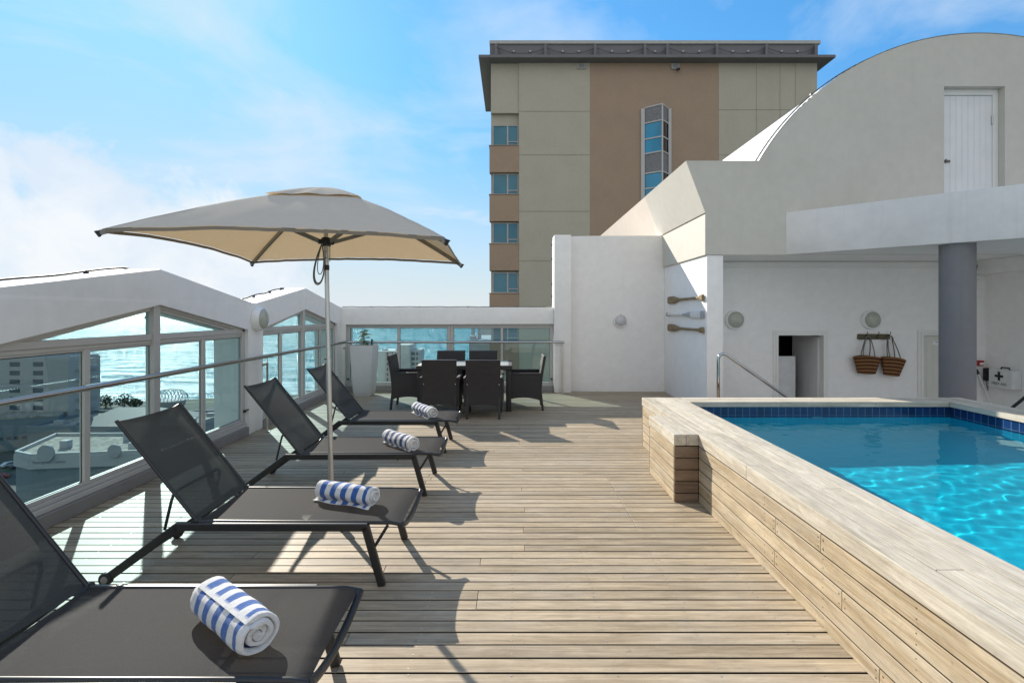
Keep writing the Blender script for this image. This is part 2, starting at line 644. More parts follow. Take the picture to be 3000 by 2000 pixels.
# ------------------------------------------------------------------ camera, sun, sky
H = 1.6
cam = bpy.data.cameras.new('camera')
cam.sensor_width = 36
cam.lens = 18
cam.shift_y = -84 / 3000
cam.clip_start = 0.05
cam.clip_end = 400000
co = bpy.data.objects.new('camera', cam)
co.location = (0, 0, H)
co.rotation_euler = (R(90), 0, 0)
COL.objects.link(co)
scene.camera = co


def P(px, py, d):
    """where the sight line of a photo pixel meets depth d"""
    return Vector(((px - 1500) * d / 1500, d, H - (py - 916) * d / 1500))


AZ = R(35.0)      # west of the view axis
EL = R(28.8)
S = Vector((-math.sin(AZ) * math.cos(EL), math.cos(AZ) * math.cos(EL), math.sin(EL)))
sun = bpy.data.lights.new('sun', 'SUN')
sun.energy = 3.7
sun.angle = R(0.5)
sun.color = (1.0, 0.93, 0.82)
so = bpy.data.objects.new('sun', sun)
so.rotation_euler = (-S).to_track_quat('-Z', 'Y').to_euler()
so.location = (-20, 30, 30)
COL.objects.link(so)
so.data.cycles.is_caustics_light = True

world = bpy.data.worlds.new('World')
scene.world = world
world.use_nodes = True


def build_world():
    nt = world.node_tree
    nt.nodes.clear()

    class W(NT):
        def __init__(self):
            self.t = nt
    t = W()
    out = nt.nodes.new('ShaderNodeOutputWorld')
    bg = nt.nodes.new('ShaderNodeBackground')
    bg.inputs[1].default_value = 0.1
    sky = nt.nodes.new('ShaderNodeTexSky')
    sky.sky_type = 'NISHITA'
    sky.sun_disc = False
    sky.sun_elevation = EL
    sky.sun_rotation = -AZ
    sky.altitude = 40
    sky.air_density = 1.0
    sky.dust_density = 0.6
    sky.ozone_density = 1.6
    tc = nt.nodes.new('ShaderNodeTexCoord')
    d = tc.outputs['Generated']
    sp = nt.nodes.new('ShaderNodeSeparateXYZ')
    t.link(d, sp.inputs[0])
    # thin high cloud: planar projection
    dz = t.math('MAXIMUM', t.math('ADD', sp.outputs[2], 0.12), 0.05)
    cb = nt.nodes.new('ShaderNodeCombineXYZ')
    t.link(t.math('DIVIDE', sp.outputs[0], dz), cb.inputs[0])
    t.link(t.math('DIVIDE', sp.outputs[1], dz), cb.inputs[1])
    ofs = nt.nodes.new('ShaderNodeVectorMath')
    ofs.operation = 'ADD'
    t.link(cb.outputs[0], ofs.inputs[0])
    ofs.inputs[1].default_value = (3.7, 1.3, 0)
    n1 = t.noise(ofs.outputs[0], 1.25, 7, 0.55, 0.5)
    thin = t.math('MULTIPLY', t.ramp(n1, 0.44, 0.66), 0.66)
    # heaped cloud low in the west, and a veil near the horizon
    def blob(v, rad, soft):
        vm = nt.nodes.new('ShaderNodeVectorMath')
        vm.operation = 'DISTANCE'
        t.link(d, vm.inputs[0])
        vm.inputs[1].default_value = Vector(v).normalized()
        return t.ramp(vm.outputs['Value'], rad, rad - soft)
    n2 = t.noise(d, 6.5, 9, 0.60, 0.35)
    def lump(v, rad, soft, gain):
        b = blob(v, rad, soft)
        return t.ramp(t.math('ADD', b, t.math('MULTIPLY', t.math('SUBTRACT', n2, 0.5), gain)), 0.44, 0.64)
    c1 = lump((-0.84, 1, 0.15), 0.25, 0.24, 1.5)
    c2 = lump((-1.15, 1, 0.10), 0.32, 0.26, 1.6)
    c3 = lump((-0.58, 1, 0.11), 0.24, 0.20, 1.5)
    cum = t.math('MAXIMUM', c1, t.math('MAXIMUM', c2, c3))
    low = t.math('MULTIPLY', t.math('POWER', t.ramp(sp.outputs[2], 0.30, 0.0), 1.3), t.ramp(t.noise(d, 3.0, 6), 0.2, 0.7, 0.65, 1.0))
    m = t.math('MAXIMUM', thin, t.math('MULTIPLY', low, 0.92))
    # keep the glow round the sun within the range of the exposure
    bw = nt.nodes.new('ShaderNodeRGBToBW')
    t.link(sky.outputs[0], bw.inputs[0])
    LM = 4.1
    L = t.math('MAXIMUM', bw.outputs[0], 0.01)
    lt = t.math('MULTIPLY', t.math('SUBTRACT', 1.0, t.math('EXPONENT', t.math('MULTIPLY', L, -1.25 / LM))), LM)
    k = t.math('DIVIDE', lt, L)
    kc = nt.nodes.new('ShaderNodeCombineColor')
    for i in range(3):
        t.link(k, kc.inputs[i])
    col = t.mixc(1.0, sky.outputs[0], kc.outputs[0], 'MULTIPLY')
    el = t.ramp(sp.outputs[2], 0.0, 0.42)
    tint = t.mixc(el, (0.84, 0.96, 1.13), (0.43, 0.965, 1.24))
    col = t.mixc(1.0, col, tint, 'MULTIPLY')
    col = t.mixc(m, col, (3.65, 4.25, 4.9))
    shade = t.ramp(t.noise(d, 9.0, 8, 0.6, 0.4), 0.36, 0.62)
    ccol = t.mixc(shade, (3.75, 4.25, 4.85), (4.7, 4.85, 5.0))
    col = t.mixc(t.math('MULTIPLY', cum, 0.90), col, ccol)
    # white cloud added in the unseen sky behind the camera, whitens shade light
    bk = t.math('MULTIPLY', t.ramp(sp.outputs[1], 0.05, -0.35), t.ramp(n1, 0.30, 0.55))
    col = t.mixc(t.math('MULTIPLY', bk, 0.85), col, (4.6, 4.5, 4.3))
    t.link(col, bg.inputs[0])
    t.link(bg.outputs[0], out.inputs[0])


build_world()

# ------------------------------------------------------------------ deck
PITCH = 0.0967
GAP0 = 2.4732


def build_deck():
    mb = MB()
    k0 = int((-2.5 - GAP0) / PITCH)
    k1 = int((10.36 - GAP0) / PITCH)
    sc = MB()
    for k in range(k0, k1 + 1):
        y0 = GAP0 + k * PITCH + 0.003
        y1 = y0 + PITCH - 0.0092
        xe = 1.59 if y0 < 6.17 else 3.1
        cuts = [-3.50]
        x = -3.5 + rng.choice((0.9, 1.8, 2.7, 3.6)) + rng.uniform(-.02, .02)
        while x < xe - 0.3:
            if rng.random() < 0.62:
                cuts.append(x)
            x += rng.choice((1.8, 2.4, 2.7))
        if 3.75 < y0 < 4.95:
            cuts = [c for c in cuts if not (0.6 < c < 1.5)]
            cuts.append(0.93 if y0 > 4.3 else 0.93 + 0.0)
            cuts.sort()
        cuts.append(xe)
        dz = rng.uniform(-0.0012, 0.0)
        for a, b in zip(cuts[:-1], cuts[1:]):
            e = rng.uniform(-0.0006, 0.0006)
            mb.box(a + 0.0012, b - 0.0012, y0, y1, -0.032, dz + e, 0.0018)
        # screw heads in pairs over the joists
        if 1.9 < y0 < 7.4:
            x = -3.22
            while x < xe:
                for f in (0.24, 0.76):
                    if rng.random() < 0.85:
                        jx, jy = rng.gauss(0, 0.004), rng.gauss(0, 0.003)
                        yy = y0 + PITCH * f
                        r = 0.0042
                        sc.quad([(x + jx + r * math.cos(i * PI / 3), yy + jy + r * math.sin(i * PI / 3), dz + 0.0012) for i in range(6)])
                x += 0.46
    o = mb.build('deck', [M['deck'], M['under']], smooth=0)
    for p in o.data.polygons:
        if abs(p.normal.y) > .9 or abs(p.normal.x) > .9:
            p.material_index = 1          # board edges painted near black as shade in the gaps
    struct(o)
    s = sc.build('screw_heads', M['nail'], o, smooth=0)
    s['kind'] = 'stuff'
    u = MB()
    u.box(-3.6, 1.6, -2.7, 6.17, -0.25, -0.14)
    u.box(-3.6, 3.1, 6.17, 10.4, -0.25, -0.14)
    u.build('dark_gap_backing', M['under'], o, smooth=0)  # near-black sheet added below so the gaps between boards look dark


build_deck()

# ------------------------------------------------------------------ left gabled wall
XL = -3.455


def build_gabled_wall():
    root = empty('gabled_wall', (XL, 5.0, 0))
    tag(root, 'white wall of glazed gables along the left side of the deck', 'wall')
    root.location = (0, 0, 0)
    top = [(-0.46, 1.72), (1.37, 2.03), (3.20, 1.722), (5.03, 2.03), (6.82, 1.728), (6.92, 1.728), (8.58, 2.012), (10.30, 1.712), (10.79, 1.712)]
    bot = [(10.79, 0.0), (10.13, 0.0), (10.13, 1.388), (8.58, 1.669), (7.10, 1.392), (7.10, 0.0), (6.71, 0.0), (6.71, 1.386),
           (5.03, 1.687), (3.40, 1.386), (3.40, 0.0), (3.00, 0.0), (3.00, 1.386), (1.37, 1.687), (-0.26, 1.386), (-0.26, 0.0), (-0.46, 0.0)]
    mb = MB()
    mb.prism(top + bot, lambda u, v, d: (d, u, v), XL, XL - 0.45)
    bevel_all(mb, 0.008, 2)
    mb.build('wall', M['white'], root, smooth=25)
    XF = -3.50
    for ci, (dc, a, b) in enumerate(((1.37, -0.26, 3.00), (5.03, 3.40, 6.71), (8.58, 7.10, 10.13))):
        sk = MB()
        sk.box(XL - 0.30, XL + 0.012, a + 0.002, b - 0.002, 0.0, 0.108, 0.004)
        sk.build('skirting', M['skirt'], root, smooth=0)
        f = MB()
        pk = 1.687 if ci < 2 else 1.669
        w = 0.07

        def bx(y0, y1, z0, z1, x0=XF - 0.06, x1=XF, bev=0.003):
            f.box(x0, x1, y0, y1, z0, z1, bev)
        # sill: three stepped rails
        bx(a + .002, b - .002, 0.110, 0.150, XF - 0.08, XF + 0.030)
        bx(a + .002, b - .002, 0.1515, 0.183, XF - 0.07, XF + 0.006)
        bx(a + .06, b - .06, 0.1835, 0.214, XF - 0.06, XF - 0.012)
        # end posts, king post, dividers
        zt = 1.386
        bx(a + .002, a + .062, 0.1845, zt - .0, XF - 0.06, XF)
        bx(b - .062, b - .002, 0.1845, zt - .0, XF - 0.06, XF)
        bx(dc - .045, dc + .045, 0.1845, pk - .006, XF - 0.07, XF + .016)
        q1 = dc - 0.80
        q2 = dc + 0.80
        for q in (q1, q2):
            bx(q - .030, q + .030, 0.1845, 1.298, XF - 0.05, XF - .006)
        # transom: two rails each side
        for (y0, y1) in ((a + .062, dc - .045), (dc + .045, b - .062)):
            bx(y0, y1, 1.300, 1.334, XF - 0.055, XF - .014)
            bx(y0, y1, 1.335, 1.392, XF - 0.06, XF - .001)
            bx(y0, y1, 1.282, 1.2995, XF - 0.05, XF - .022)
        # sloping head
        for sgn, e in ((-1, a), (1, b)):
            z_e = 1.386
            p0 = Vector((XF - .030, e + (-sgn) * 0.0, z_e - .022))
            p1 = Vector((XF - .030, dc + sgn * .045, pk - .022))
            f.bar(p0, p1, 0.06, 0.04, (0, 0, 1), 0.003)
            p0 = Vector((XF - .042, e + (-sgn) * 0.15, z_e + 0.15 * (pk - z_e) / abs(e - dc) - .056))
            p1 = Vector((XF - .042, dc + sgn * .045, pk - .056))
            f.bar(p0, p1, 0.05, 0.03, (0, 0, 1), 0.002)
        win = f.build('window', M['frame'], root, smooth=0)
        # glass
        xg = XF - 0.034
        zb, zh = 0.205, 1.287
        for (y0, y1) in ((a + .055, q1 - .024), (q1 + .024, dc - .04), (dc + .04, q2 - .024), (q2 + .024, b - .055)):
            g = MB()
            g.box(xg - .006, xg, y0, y1, zb, zh)
            g.build('pane', M['glass'], win, smooth=0)
            s = MB()
            for (u0, u1, v0, v1) in ((y0, y1, zb + .008, zb + .014), (y0, y1, zh - .012, zh - .006), (y0 + .006, y0 + .012, zb, zh), (y1 - .012, y1 - .006, zb, zh)):
                s.box(xg + .0008, xg + .004, u0, u1, v0, v1)
            s.build('seal', M['seal'], win, smooth=0)
        for sgn, e in ((-1, a), (1, b)):
            g = MB()
            sl = (pk - 1.386) / abs(e - dc)
            y1 = dc + sgn * .04
            y0 = e - sgn * (0.06 / sl * 0.6)
            pts = [(y0, 1.385), (y1, 1.385), (y1, pk - .06), (y0, 1.385 + 0.02)]
            g.prism(pts, lambda u, v, d: (d, u, v), xg - .006, xg)
            g.build('pane', M['glass'], win, smooth=0)
        # fold-out latch on the jamb
        if ci > 0:
            lt = MB()
            lt.box(XF + .001, XF + .028, b - .05, b - .02, 0.30, 0.335, 0.004)
            lt.bar((XF + .02, b - .035, 0.32), (XF + .075, b - .055, 0.345), 0.018, 0.014)
            lt.build('latch', M['black'], win, smooth=0)
    return root


build_gabled_wall()


def wall_cable(name, label, pts, clips, r=0.011):
    mb = MB()
    mb.tube(pts, r, 8)
    o = mb.build(name, M['cable'], smooth=40)
    tag(o, label, 'cable', 'cables clipped along the wall tops')
    for p in clips:
        cl = MB()
        p = Vector(p)
        cl.box(p.x - .018, p.x + .018, p.y - .010, p.y + .010, p.z - .02, p.z + .010)
        cl.build('clip', M['cable'], o, smooth=0)
    return o


def gz(d, dc, pk, lo, half):
    return pk - (pk - lo) * abs(d - dc) / half


xb = XL - 0.33
pts = []
for i in range(22):
    d = 2.3 + (4.98 - 2.3) * i / 21
    d2 = max(d, 3.2)
    z = (gz(d, 5.03, 2.03, 1.722, 1.83) if d > 3.2 else gz(d, 1.37, 2.03, 1.722, 1.83)) + 0.018 + 0.005 * math.sin(d * 7)
    pts.append((xb, d, z))
pts.append((xb, 5.05, 2.035))
wall_cable('cable', 'black cable clipped on top of the nearest white gable', pts, [(xb, 4.55, gz(4.55, 5.03, 2.03, 1.722, 1.83) + .018), (xb, 3.7, gz(3.7, 5.03, 2.03, 1.722, 1.83) + .018)], 0.010)
pts = []
for i in range(16):
    d = 7.2 + (8.45 - 7.2) * i / 15
    pts.append((xb, d, gz(d, 8.58, 2.012, 1.728, 1.7) + 0.018 + 0.006 * math.sin(d * 11)))
pts.append((xb, 8.5, 2.003))
wall_cable('cable', 'dark cable clipped on top of the smaller gable behind the parasol pole', pts, [(xb, d, gz(d, 8.58, 2.012, 1.728, 1.7) + .018) for d in (7.5, 8.0, 8.4)])
pts = [(-3.5 + i * 0.2, 10.55, 1.722 + 0.005 * math.sin(i * 2.1)) for i in range(22)]
wall_cable('cable', 'thin cable running along the top of the low back wall', pts, [(-2.9 + i * 1.0, 10.55, 1.722) for i in range(4)], 0.008)

# ------------------------------------------------------------------ low back wall with windows, tall wall beside it
def build_back_wall():
    root = empty('parapet_wall', (0, 0, 0))
    tag(root, 'low white back wall with a strip of sea view windows', 'wall')
    mb = MB()
    Y0, Y1 = 10.34, 10.788
    poly = [(XL + .001, 1.71), (0.843, 1.71), (0.843, 1.368), (-3.364, 1.368), (-3.364, 0.0), (XL + .001, 0.0)]
    mb.prism(poly, lambda u, v, d: (u, d, v), Y0, Y1)
    bevel_all(mb, 0.007, 2)
    mb.build('wall', M['white'], root, smooth=25)
    sk = MB()
    sk.box(-3.362, 0.843, Y0 - .0, Y0 + .3, 0, 0.112, 0.004)
    sk.build('skirting', M['skirt'], root, smooth=0)
    YF = 10.42
    xs = [-3.362, -1.255, 0.842]
    for i in range(2):
        x0, x1 = xs[i] + .002, xs[i + 1] - .002
        f = MB()

        def bx(a, b, z0, z1, y0=YF, y1=YF + .06):
            f.box(a, b, y0, y1, z0, z1, 0.003)
        bx(x0, x1, 0.114, 0.150, YF - .03, YF + .08)
        bx(x0, x1, 0.1515, 0.192, YF - .006, YF + .06)
        bx(x0, x0 + .065, 0.1935, 1.365)
        bx(x1 - .065, x1, 0.1935, 1.365)
        bx(x0 + .066, x1 - .066, 1.325, 1.365, YF - .01, YF + .06)
        bx(x0 + .066, x1 - .066, 1.288, 1.324, YF + .004, YF + .055)
        xm = (x0 + x1) / 2
        bx(xm - .027, xm + .027, 0.1935, 1.2875, YF - .004, YF + .05)
        win = f.build('window', M['frame'], root, smooth=0)
        for (a, b) in ((x0 + .06, xm - .022), (xm + .022, x1 - .06)):
            g = MB()
            g.box(a, b, YF + .03, YF + .036, 0.185, 1.292)
            g.build('pane', M['glass'], win, smooth=0)
            s = MB()
            for (u0, u1, v0, v1) in ((a, b, 1.276, 1.282), (a, b, .198, .204), (a + .006, a + .012, .19, 1.29), (b - .012, b - .006, .19, 1.29)):
                s.box(u0, u1, YF + .024, YF + .0285, v0, v1)
            s.build('seal', M['seal'], win, smooth=0)
        lt = MB()
        xx = x1 - .03 if i == 1 else x0 + .03
        lt.box(xx - .015, xx + .015, YF - .028, YF - .001, .235, .27, .004)
        lt.bar((xx, YF - .02, .255), (xx - .03, YF - .07, .275), .018, .014)
        lt.build('latch', M['black'], win, smooth=0)


build_back_wall()


def build_tall_wall():
    root = empty('curved_wall', (0, 0, 0))
    tag(root, 'tall white curved wall with a small round light beside the windows', 'wall')
    mb = MB()
    mb.box(0.846, 1.185, 10.25, 10.83, 0, 3.158, 0.008, 2)
    mb.build('pier', M['white'], root, smooth=25)
    mb = MB()
    front = []
    for i in range(25):
        t = i / 24
        x = 1.1852 + (3.0885 - 1.1852) * t
        y = 10.395 + 0.10 * math.exp(-t * 9) + 0.02 * (1 - t)
        front.append((x, y))
    poly = front + [(3.0885, 10.82), (1.1852, 10.82)]
    mb.prism(poly, lambda u, v, d: (u, v, d), 0.0, 3.163)
    mb.build('wall', M['white'], root, smooth=25)
    cl = MB()
    for z in (3.02, 2.72, 2.2, 1.95):
        cl.box(0.832, 0.8455, 10.70, 10.74, z - .02, z + .02)
    cl.tube([(0.832, 10.72, z) for z in (1.75, 2.2, 2.7, 3.1)] + [(0.86, 10.6, 3.172), (1.4, 10.6, 3.172), (2.9, 10.6, 3.172)], 0.008, 6)
    cl.build('cable', M['cable'], root, smooth=40)


build_tall_wall()

# ------------------------------------------------------------------ hotel building (right)
def build_hotel():
    root = empty('hotel_building', (0, 0, 0))
    tag(root, 'white hotel upper storey with a barrel vault roof and angled balcony', 'building')
    F = 8.1
    CX, CZ, RR = 7.4, 1.994, 4.02
    ZB = 2.518
    # facade as vertical strips with a door recess
    mb = MB()

    def ztop(x):
        if x <= 3.915:
            return 4.003
        return CZ + math.sqrt(max(RR * RR - (x - CX) ** 2, 0))
    dx0, dx1, dz0, dz1 = 6.836, 7.80, 2.75, 5.18
    xs = [3.056, 3.4, 3.7, 3.915]
    a0 = math.acos((3.915 - CX) / RR)
    for i in range(1, 90):
        a = a0 - (a0 - 0.02) * i / 89
        xs.append(CX + RR * math.cos(a))
    xs += [dx0, dx1]
    xs = sorted(set(round(x, 5) for x in xs))
    bm = mb.bm
    vt = {}

    def V(x, z, y=F):
        k = (round(x, 4), round(z, 4), round(y, 4))
        if k not in vt:
            vt[k] = bm.verts.new((x, y, z))
        return vt[k]
    for x0, x1 in zip(xs[:-1], xs[1:]):
        inside = x0 >= dx0 - 1e-4 and x1 <= dx1 + 1e-4
        if inside:
            bm.faces.new((V(x0, ZB), V(x1, ZB), V(x1, dz0), V(x0, dz0)))
            bm.faces.new((V(x0, dz1), V(x1, dz1), V(x1, ztop(x1)), V(x0, ztop(x0))))
        else:
            bm.faces.new((V(x0, ZB), V(x1, ZB), V(x1, ztop(x1)), V(x0, ztop(x0))))
    # slanted left part of the face
    bm.faces.new((V(2.75, 4.003), V(3.056, 3.188), V(3.056, 4.003)))
    # reveal of the door recess
    DR = F + 0.16
    bm.faces.new((V(dx0, dz0), V(dx0, dz1), V(dx0, dz1, DR), V(dx0, dz0, DR)))
    bm.faces.new((V(dx1, dz0), V(dx1, dz1), V(dx1, dz1, DR), V(dx1, dz0, DR)))
    bm.faces.new((V(dx0, dz1), V(dx1, dz1), V(dx1, dz1, DR), V(dx0, dz1, DR)))
    mb.build('wall', M['facade'], root, smooth=0)

    # slanted side and its lower fascia, running back over the tall wall
    sd = MB()
    poly = [(2.752, 4.001), (3.058, 3.188), (3.16, 3.188), (3.16, 4.001)]
    sd.prism(poly, lambda u, v, d: (u, d, v), F + .002, 10.62)
    sd.build('slanted_side', M['facade'], root, smooth=0)
    sd = MB()
    sd.prism(poly, lambda u, v, d: (u + .003, d, v - .002), 10.622, 17.0)
    sd.build('rear_side', M['pinkish'], root, smooth=0)
    sd = MB()
    sd.box(3.058, 3.089, F + .002, 10.385, ZB + .001, 3.160)
    sd.box(3.0892, 3.12, F + .002, 10.385, ZB + .001, 3.150)
    sd.build('fascia', M['facade'], root, smooth=0)
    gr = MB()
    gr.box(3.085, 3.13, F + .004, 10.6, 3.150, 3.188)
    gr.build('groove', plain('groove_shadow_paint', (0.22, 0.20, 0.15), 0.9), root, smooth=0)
    # flat roof and vault
    rf = MB()
    rf.box(2.80, 3.93, F + .003, 17.0, 3.93, 4.0025)
    rf.build('flat_roof', M['facade'], root, smooth=0)
    vr = MB()
    nseg = 420

    def roof(u, v):
        a = a0 + 0.004 - (a0 - 0.02) * u
        r = RR - 0.010 + 0.009 * math.sin(a * RR * 2 * PI / 0.115)
        return (CX + r * math.cos(a), F + .22 + v * 9.0, CZ + r * math.sin(a))
    vr.grid(nseg, 1, roof)
    vr.build('vault_roof', M['roof_white'], root, smooth=60)
    tr = MB()

    def trim(u, v):
        a = a0 + 0.004 - (a0 - 0.02) * u
        r = RR + 0.012
        return (CX + r * math.cos(a), F - .006 + v * 0.22, CZ + r * math.sin(a))
    tr.grid(120, 1, trim)
    tr.build('roof_edge', M['roof_white'], root, smooth=60)
    cb = MB()
    cpts = []
    for i in range(60):
        a = a0 + 0.01 - (a0 - 0.25) * i / 59
        r = RR + 0.024
        cpts.append((CX + r * math.cos(a), F + 0.12, CZ + r * math.sin(a)))
    cb.tube([(3.1, F + .12, 4.015), (3.45, F + .12, 4.018), (3.8, F + .12, 4.018)] + cpts, 0.009, 6)
    for k in (9, 22, 36):
        p = Vector(cpts[k])
        cb.box(p.x - .02, p.x + .02, p.y - .03, p.y + .02, p.z - .02, p.z + .02)
    cb.build('roof_cable', M['cable'], root, smooth=40)

    # upper door
    dr = MB()
    dr.box(dx0 + .012, dx1 - .085, DR - .03, DR + .03, dz0, 5.085, 0.003)
    for i in range(1, 9):
        x = dx0 + .012 + (dx1 - .085 - dx0 - .012) * i / 9
        dr.box(x - .0015, x + .0015, DR - .0335, DR - .0305, dz0, 5.08)
    door = dr.build('door', M['door'], root, smooth=0)
    fr = MB()
    fr.box(dx1 - .083, dx1 - .001, DR - .05, DR + .04, dz0, 5.178, .003)
    fr.box(dx0 + .001, dx1 - .0845, DR - .05, DR + .04, 5.090, 5.178, .003)
    fr.build('door_frame', M['trim'], root, smooth=0)
    hp = MB()
    hz = H + (916 - 466) * F / 1500
    hp.box(dx0 + .02, dx0 + .20, DR - .045, DR - .031, hz - .02, hz + .02, .003)
    hp.box(dx0 + .03, dx0 + .08, DR - .07, DR - .046, hz - .05, hz + .02, .006)
    hp.tube([(dx0 + .12, DR - .05, hz + .03), (dx0 + .12, DR - .07, hz), (dx0 + .12, DR - .05, hz - .03)], .008, 8)
    hp.build('hasp', M['rope'], door, smooth=0)
    hg = MB()
    hg.tube([(dx1 - .088, DR - .04, 4.62), (dx1 - .088, DR - .04, 4.76)], .014, 8)
    hg.build('hinge', M['dull_steel'], door, smooth=40)

    # angled balcony
    A = Vector((4.33, F))
    B = Vector((7.35, F - (7.35 - 4.33) * (8.1 - 6.28) / (6.28 - 4.33)))
    n = Vector((-(B - A).y, (B - A).x)).normalized()
    if n.y < 0:
        n = -n
    t = 0.16
    A2 = A + n * t
    k = (F - .002 - A.y) / 1.0
    bp = MB()
    poly = [(A.x, F - .002), (B.x, B.y), (11.6, B.y), (11.6, B.y + t), (B.x + .07, B.y + t), (A.x + 0.24, F - .002)]
    bp.prism(poly, lambda u, v, d: (u, v, d), ZB, 3.184)
    bevel_all(bp, 0.006, 2)
    bp.build('balcony_parapet', M['balcony'], root, smooth=25)
    bs = MB()
    poly = [(A.x + .25, F - .003), (B.x + .08, B.y + t + .002), (11.5, B.y + t + .002), (11.5, F - .003)]
    bs.prism(poly, lambda u, v, d: (u, v, d), ZB + .006, ZB + .2)
    bs.build('balcony_slab', M['soffit'], root, smooth=0)
    sf = MB()
    sf.box(3.35, 11.5, F + .001, 9.3, ZB + .001, ZB + .1)
    sf.box(3.13, 3.349, F + .02, 10.3, ZB + .003, ZB + .1)
    sf.build('soffit', M['soffit'], root, smooth=0)

    # ground-floor walls
    w = MB()
    w.box(3.090, 3.348, 8.116, 10.5, -0.9, ZB - .0005, .006, 2)
    w.build('pier', M['white'], root, smooth=25)
    D = 9.12
    w = MB()
    d1a, d1b, d1t = 4.72, 5.545, 1.21
    d2a, d2b = 7.296, 8.12
    for (x0, x1, z0, z1) in ((3.349, d1a, -.82, d1t), (d1b, d2a, -.82, d1t), (d2b, 8.43, -.82, d1t), (3.349, 8.43, d1t, 2.515)):
        w.quad([(x0, D, z0), (x1, D, z0), (x1, D, z1), (x0, D, z1)])
    for (x, z0, z1) in ((d1a, -.82, d1t), (d1b, -.82, d1t), (d2a, -.82, d1t), (d2b, -.82, d1t)):
        w.quad([(x, D, z0), (x, D + .14, z0), (x, D + .14, z1), (x, D, z1)])
    for (x0, x1) in ((d1a, d1b), (d2a, d2b)):
        w.quad([(x0, D, d1t), (x1, D, d1t), (x1, D + .14, d1t), (x0, D + .14, d1t)])
    bmesh.ops.remove_doubles(w.bm, verts=w.bm.verts[:], dist=1e-4)
    w.build('door_wall', M['white'], root, smooth=0)
    cz = MB()
    cz.box(3.35, 8.42, D - .035, D - .001, 2.40, 2.498, .004)
    cz.build('cornice', M['trim'], root, smooth=0)
    rw = MB()
    rw.box(8.43, 8.7, 7.4, D + .2, -.82, ZB)
    rw.box(8.19, 8.4295, 7.4, D - .04, 2.28, ZB - .001, .004)
    rw.build('side_wall', M['white'], root, smooth=0)
    # dark changing room behind the open door
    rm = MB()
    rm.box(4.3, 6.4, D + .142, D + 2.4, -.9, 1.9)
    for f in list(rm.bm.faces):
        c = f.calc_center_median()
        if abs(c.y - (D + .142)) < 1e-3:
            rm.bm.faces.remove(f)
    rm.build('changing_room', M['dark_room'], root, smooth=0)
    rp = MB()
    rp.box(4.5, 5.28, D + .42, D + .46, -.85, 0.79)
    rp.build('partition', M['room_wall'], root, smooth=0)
    # door frames and leaves
    for (a, b) in ((d1a, d1b), (d2a, d2b)):
        f = MB()
        for (x0, x1, z0, z1, y0, y1) in ((a - .075, a - .03, -.82, d1t + .075, D - .022, D - .001), (b + .03, b + .075, -.82, d1t + .075, D - .022, D - .001),
                                         (a - .0295, a + .012, -.82, d1t + .03, D - .034, D + .10), (b - .012, b + .0295, -.82, d1t + .03, D - .034, D + .10),
                                         (a - .0295, b + .0295, d1t + .0305, d1t + .075, D - .0225, D - .001), (a + .0125, b - .0125, d1t - .012, d1t + .03, D - .0335, D + .10)):
            f.box(x0, x1, y0, y1, z0, z1, .003)
        f.build('door_frame', M['trim'], root, smooth=0)
    # open leaf swings inwards, hinged on the right jamb
    lf = MB()
    Lw, th = 0.79, 0.04
    lf.box(-Lw, 0, 0, th, 0, 1.99, .002)
    for i in range(1, 10):
        x = -Lw + .10 + (Lw - .2) * i / 10
        lf.box(x - .002, x + .002, -.0015, -.0002, .1, 1.86)
    lf.box(-Lw + .0, -Lw + .095, -.006, -.0005, 0.0, 1.99, .001)
    lf.box(-.095, -.0, -.006, -.0005, 0.0, 1.99, .001)
    lf.box(-Lw + .096, -.096, -.006, -.0005, 1.88, 1.99, .001)
    leaf = lf.build('door', M['door'], root, smooth=0)
    leaf['label'] = 'boarded white door standing half open'
    leaf.location = (d1b - .03, D + .11, -.815)
    leaf.rotation_euler = (0, 0, -R(88))
    hd = MB()
    hd.box(-Lw + .03, -Lw + .065, -.014, -.0065, .82, 1.0, .003)
    hd.tube([(-Lw + .048, -.014, .955), (-Lw + .048, -.06, .955), (-Lw + .16, -.06, .955)], .009, 8)
    hd.build('handle', M['char'], leaf, smooth=40)
    lf = MB()
    lf.box(d2a + .014, d2b - .014, D + .04, D + .08, -.81, d1t - .015, .002)
    for i in range(1, 7):
        x = d2a + .014 + .78 * i / 7
        lf.box(x - .002, x + .002, D + .0365, D + .0398, -.8, 1.08)
    lf.box(d2a + .016, d2b - .016, D + .030, D + .0395, 1.09, d1t - .017, .001)
    leaf2 = lf.build('door', M['door_cream'], root, smooth=0)
    sg = MB()
    sx, sz = 7.66, H - (1005 - 916) * D / 1500
    sg.box(sx - .145, sx + .145, D + .029, D + .0362, sz - .034, sz + .034, .001)
    sign = sg.build('sign', M['label_white'], leaf2, smooth=0)
    text('HOTEL STAFF\nONLY', 0.030, (sx, D + .0288, sz), (R(90), 0, 0), M['ink'], sign)
    # round column under the balcony
    c = MB()
    c.lathe([(0.195, -.82), (0.195, ZB + .005)], 48, Matrix.Translation((6.0, 6.9, 0)))
    c.build('column', M['grey_col'], root, smooth=30)
    # lower floor, stair
    fl = MB()
    fl.box(2.9, 14.0, 6.26, 9.4, -.95, -.82)
    fl.box(5.46, 14.0, -2.0, 6.26, -.95, -.82)
    o = fl.build('lower_floor', M['paving'], None, smooth=0)
    struct(o)
    st = MB()
    for i in range(4):
        st.box(3.101 + i * .28, 3.101 + (i + 1) * .28, 6.27, 8.1, -.819, -.165 * (i + 1) + .001, .004)
    st.build('stairs', M['concrete'], root, smooth=0)


build_hotel()

# ------------------------------------------------------------------ pool
PX0, PX1 = 2.049, 5.05       # inner edges of the coping
PYF = 5.91                   # inner edge of the far coping
ZC = 0.572
ZW = 0.412


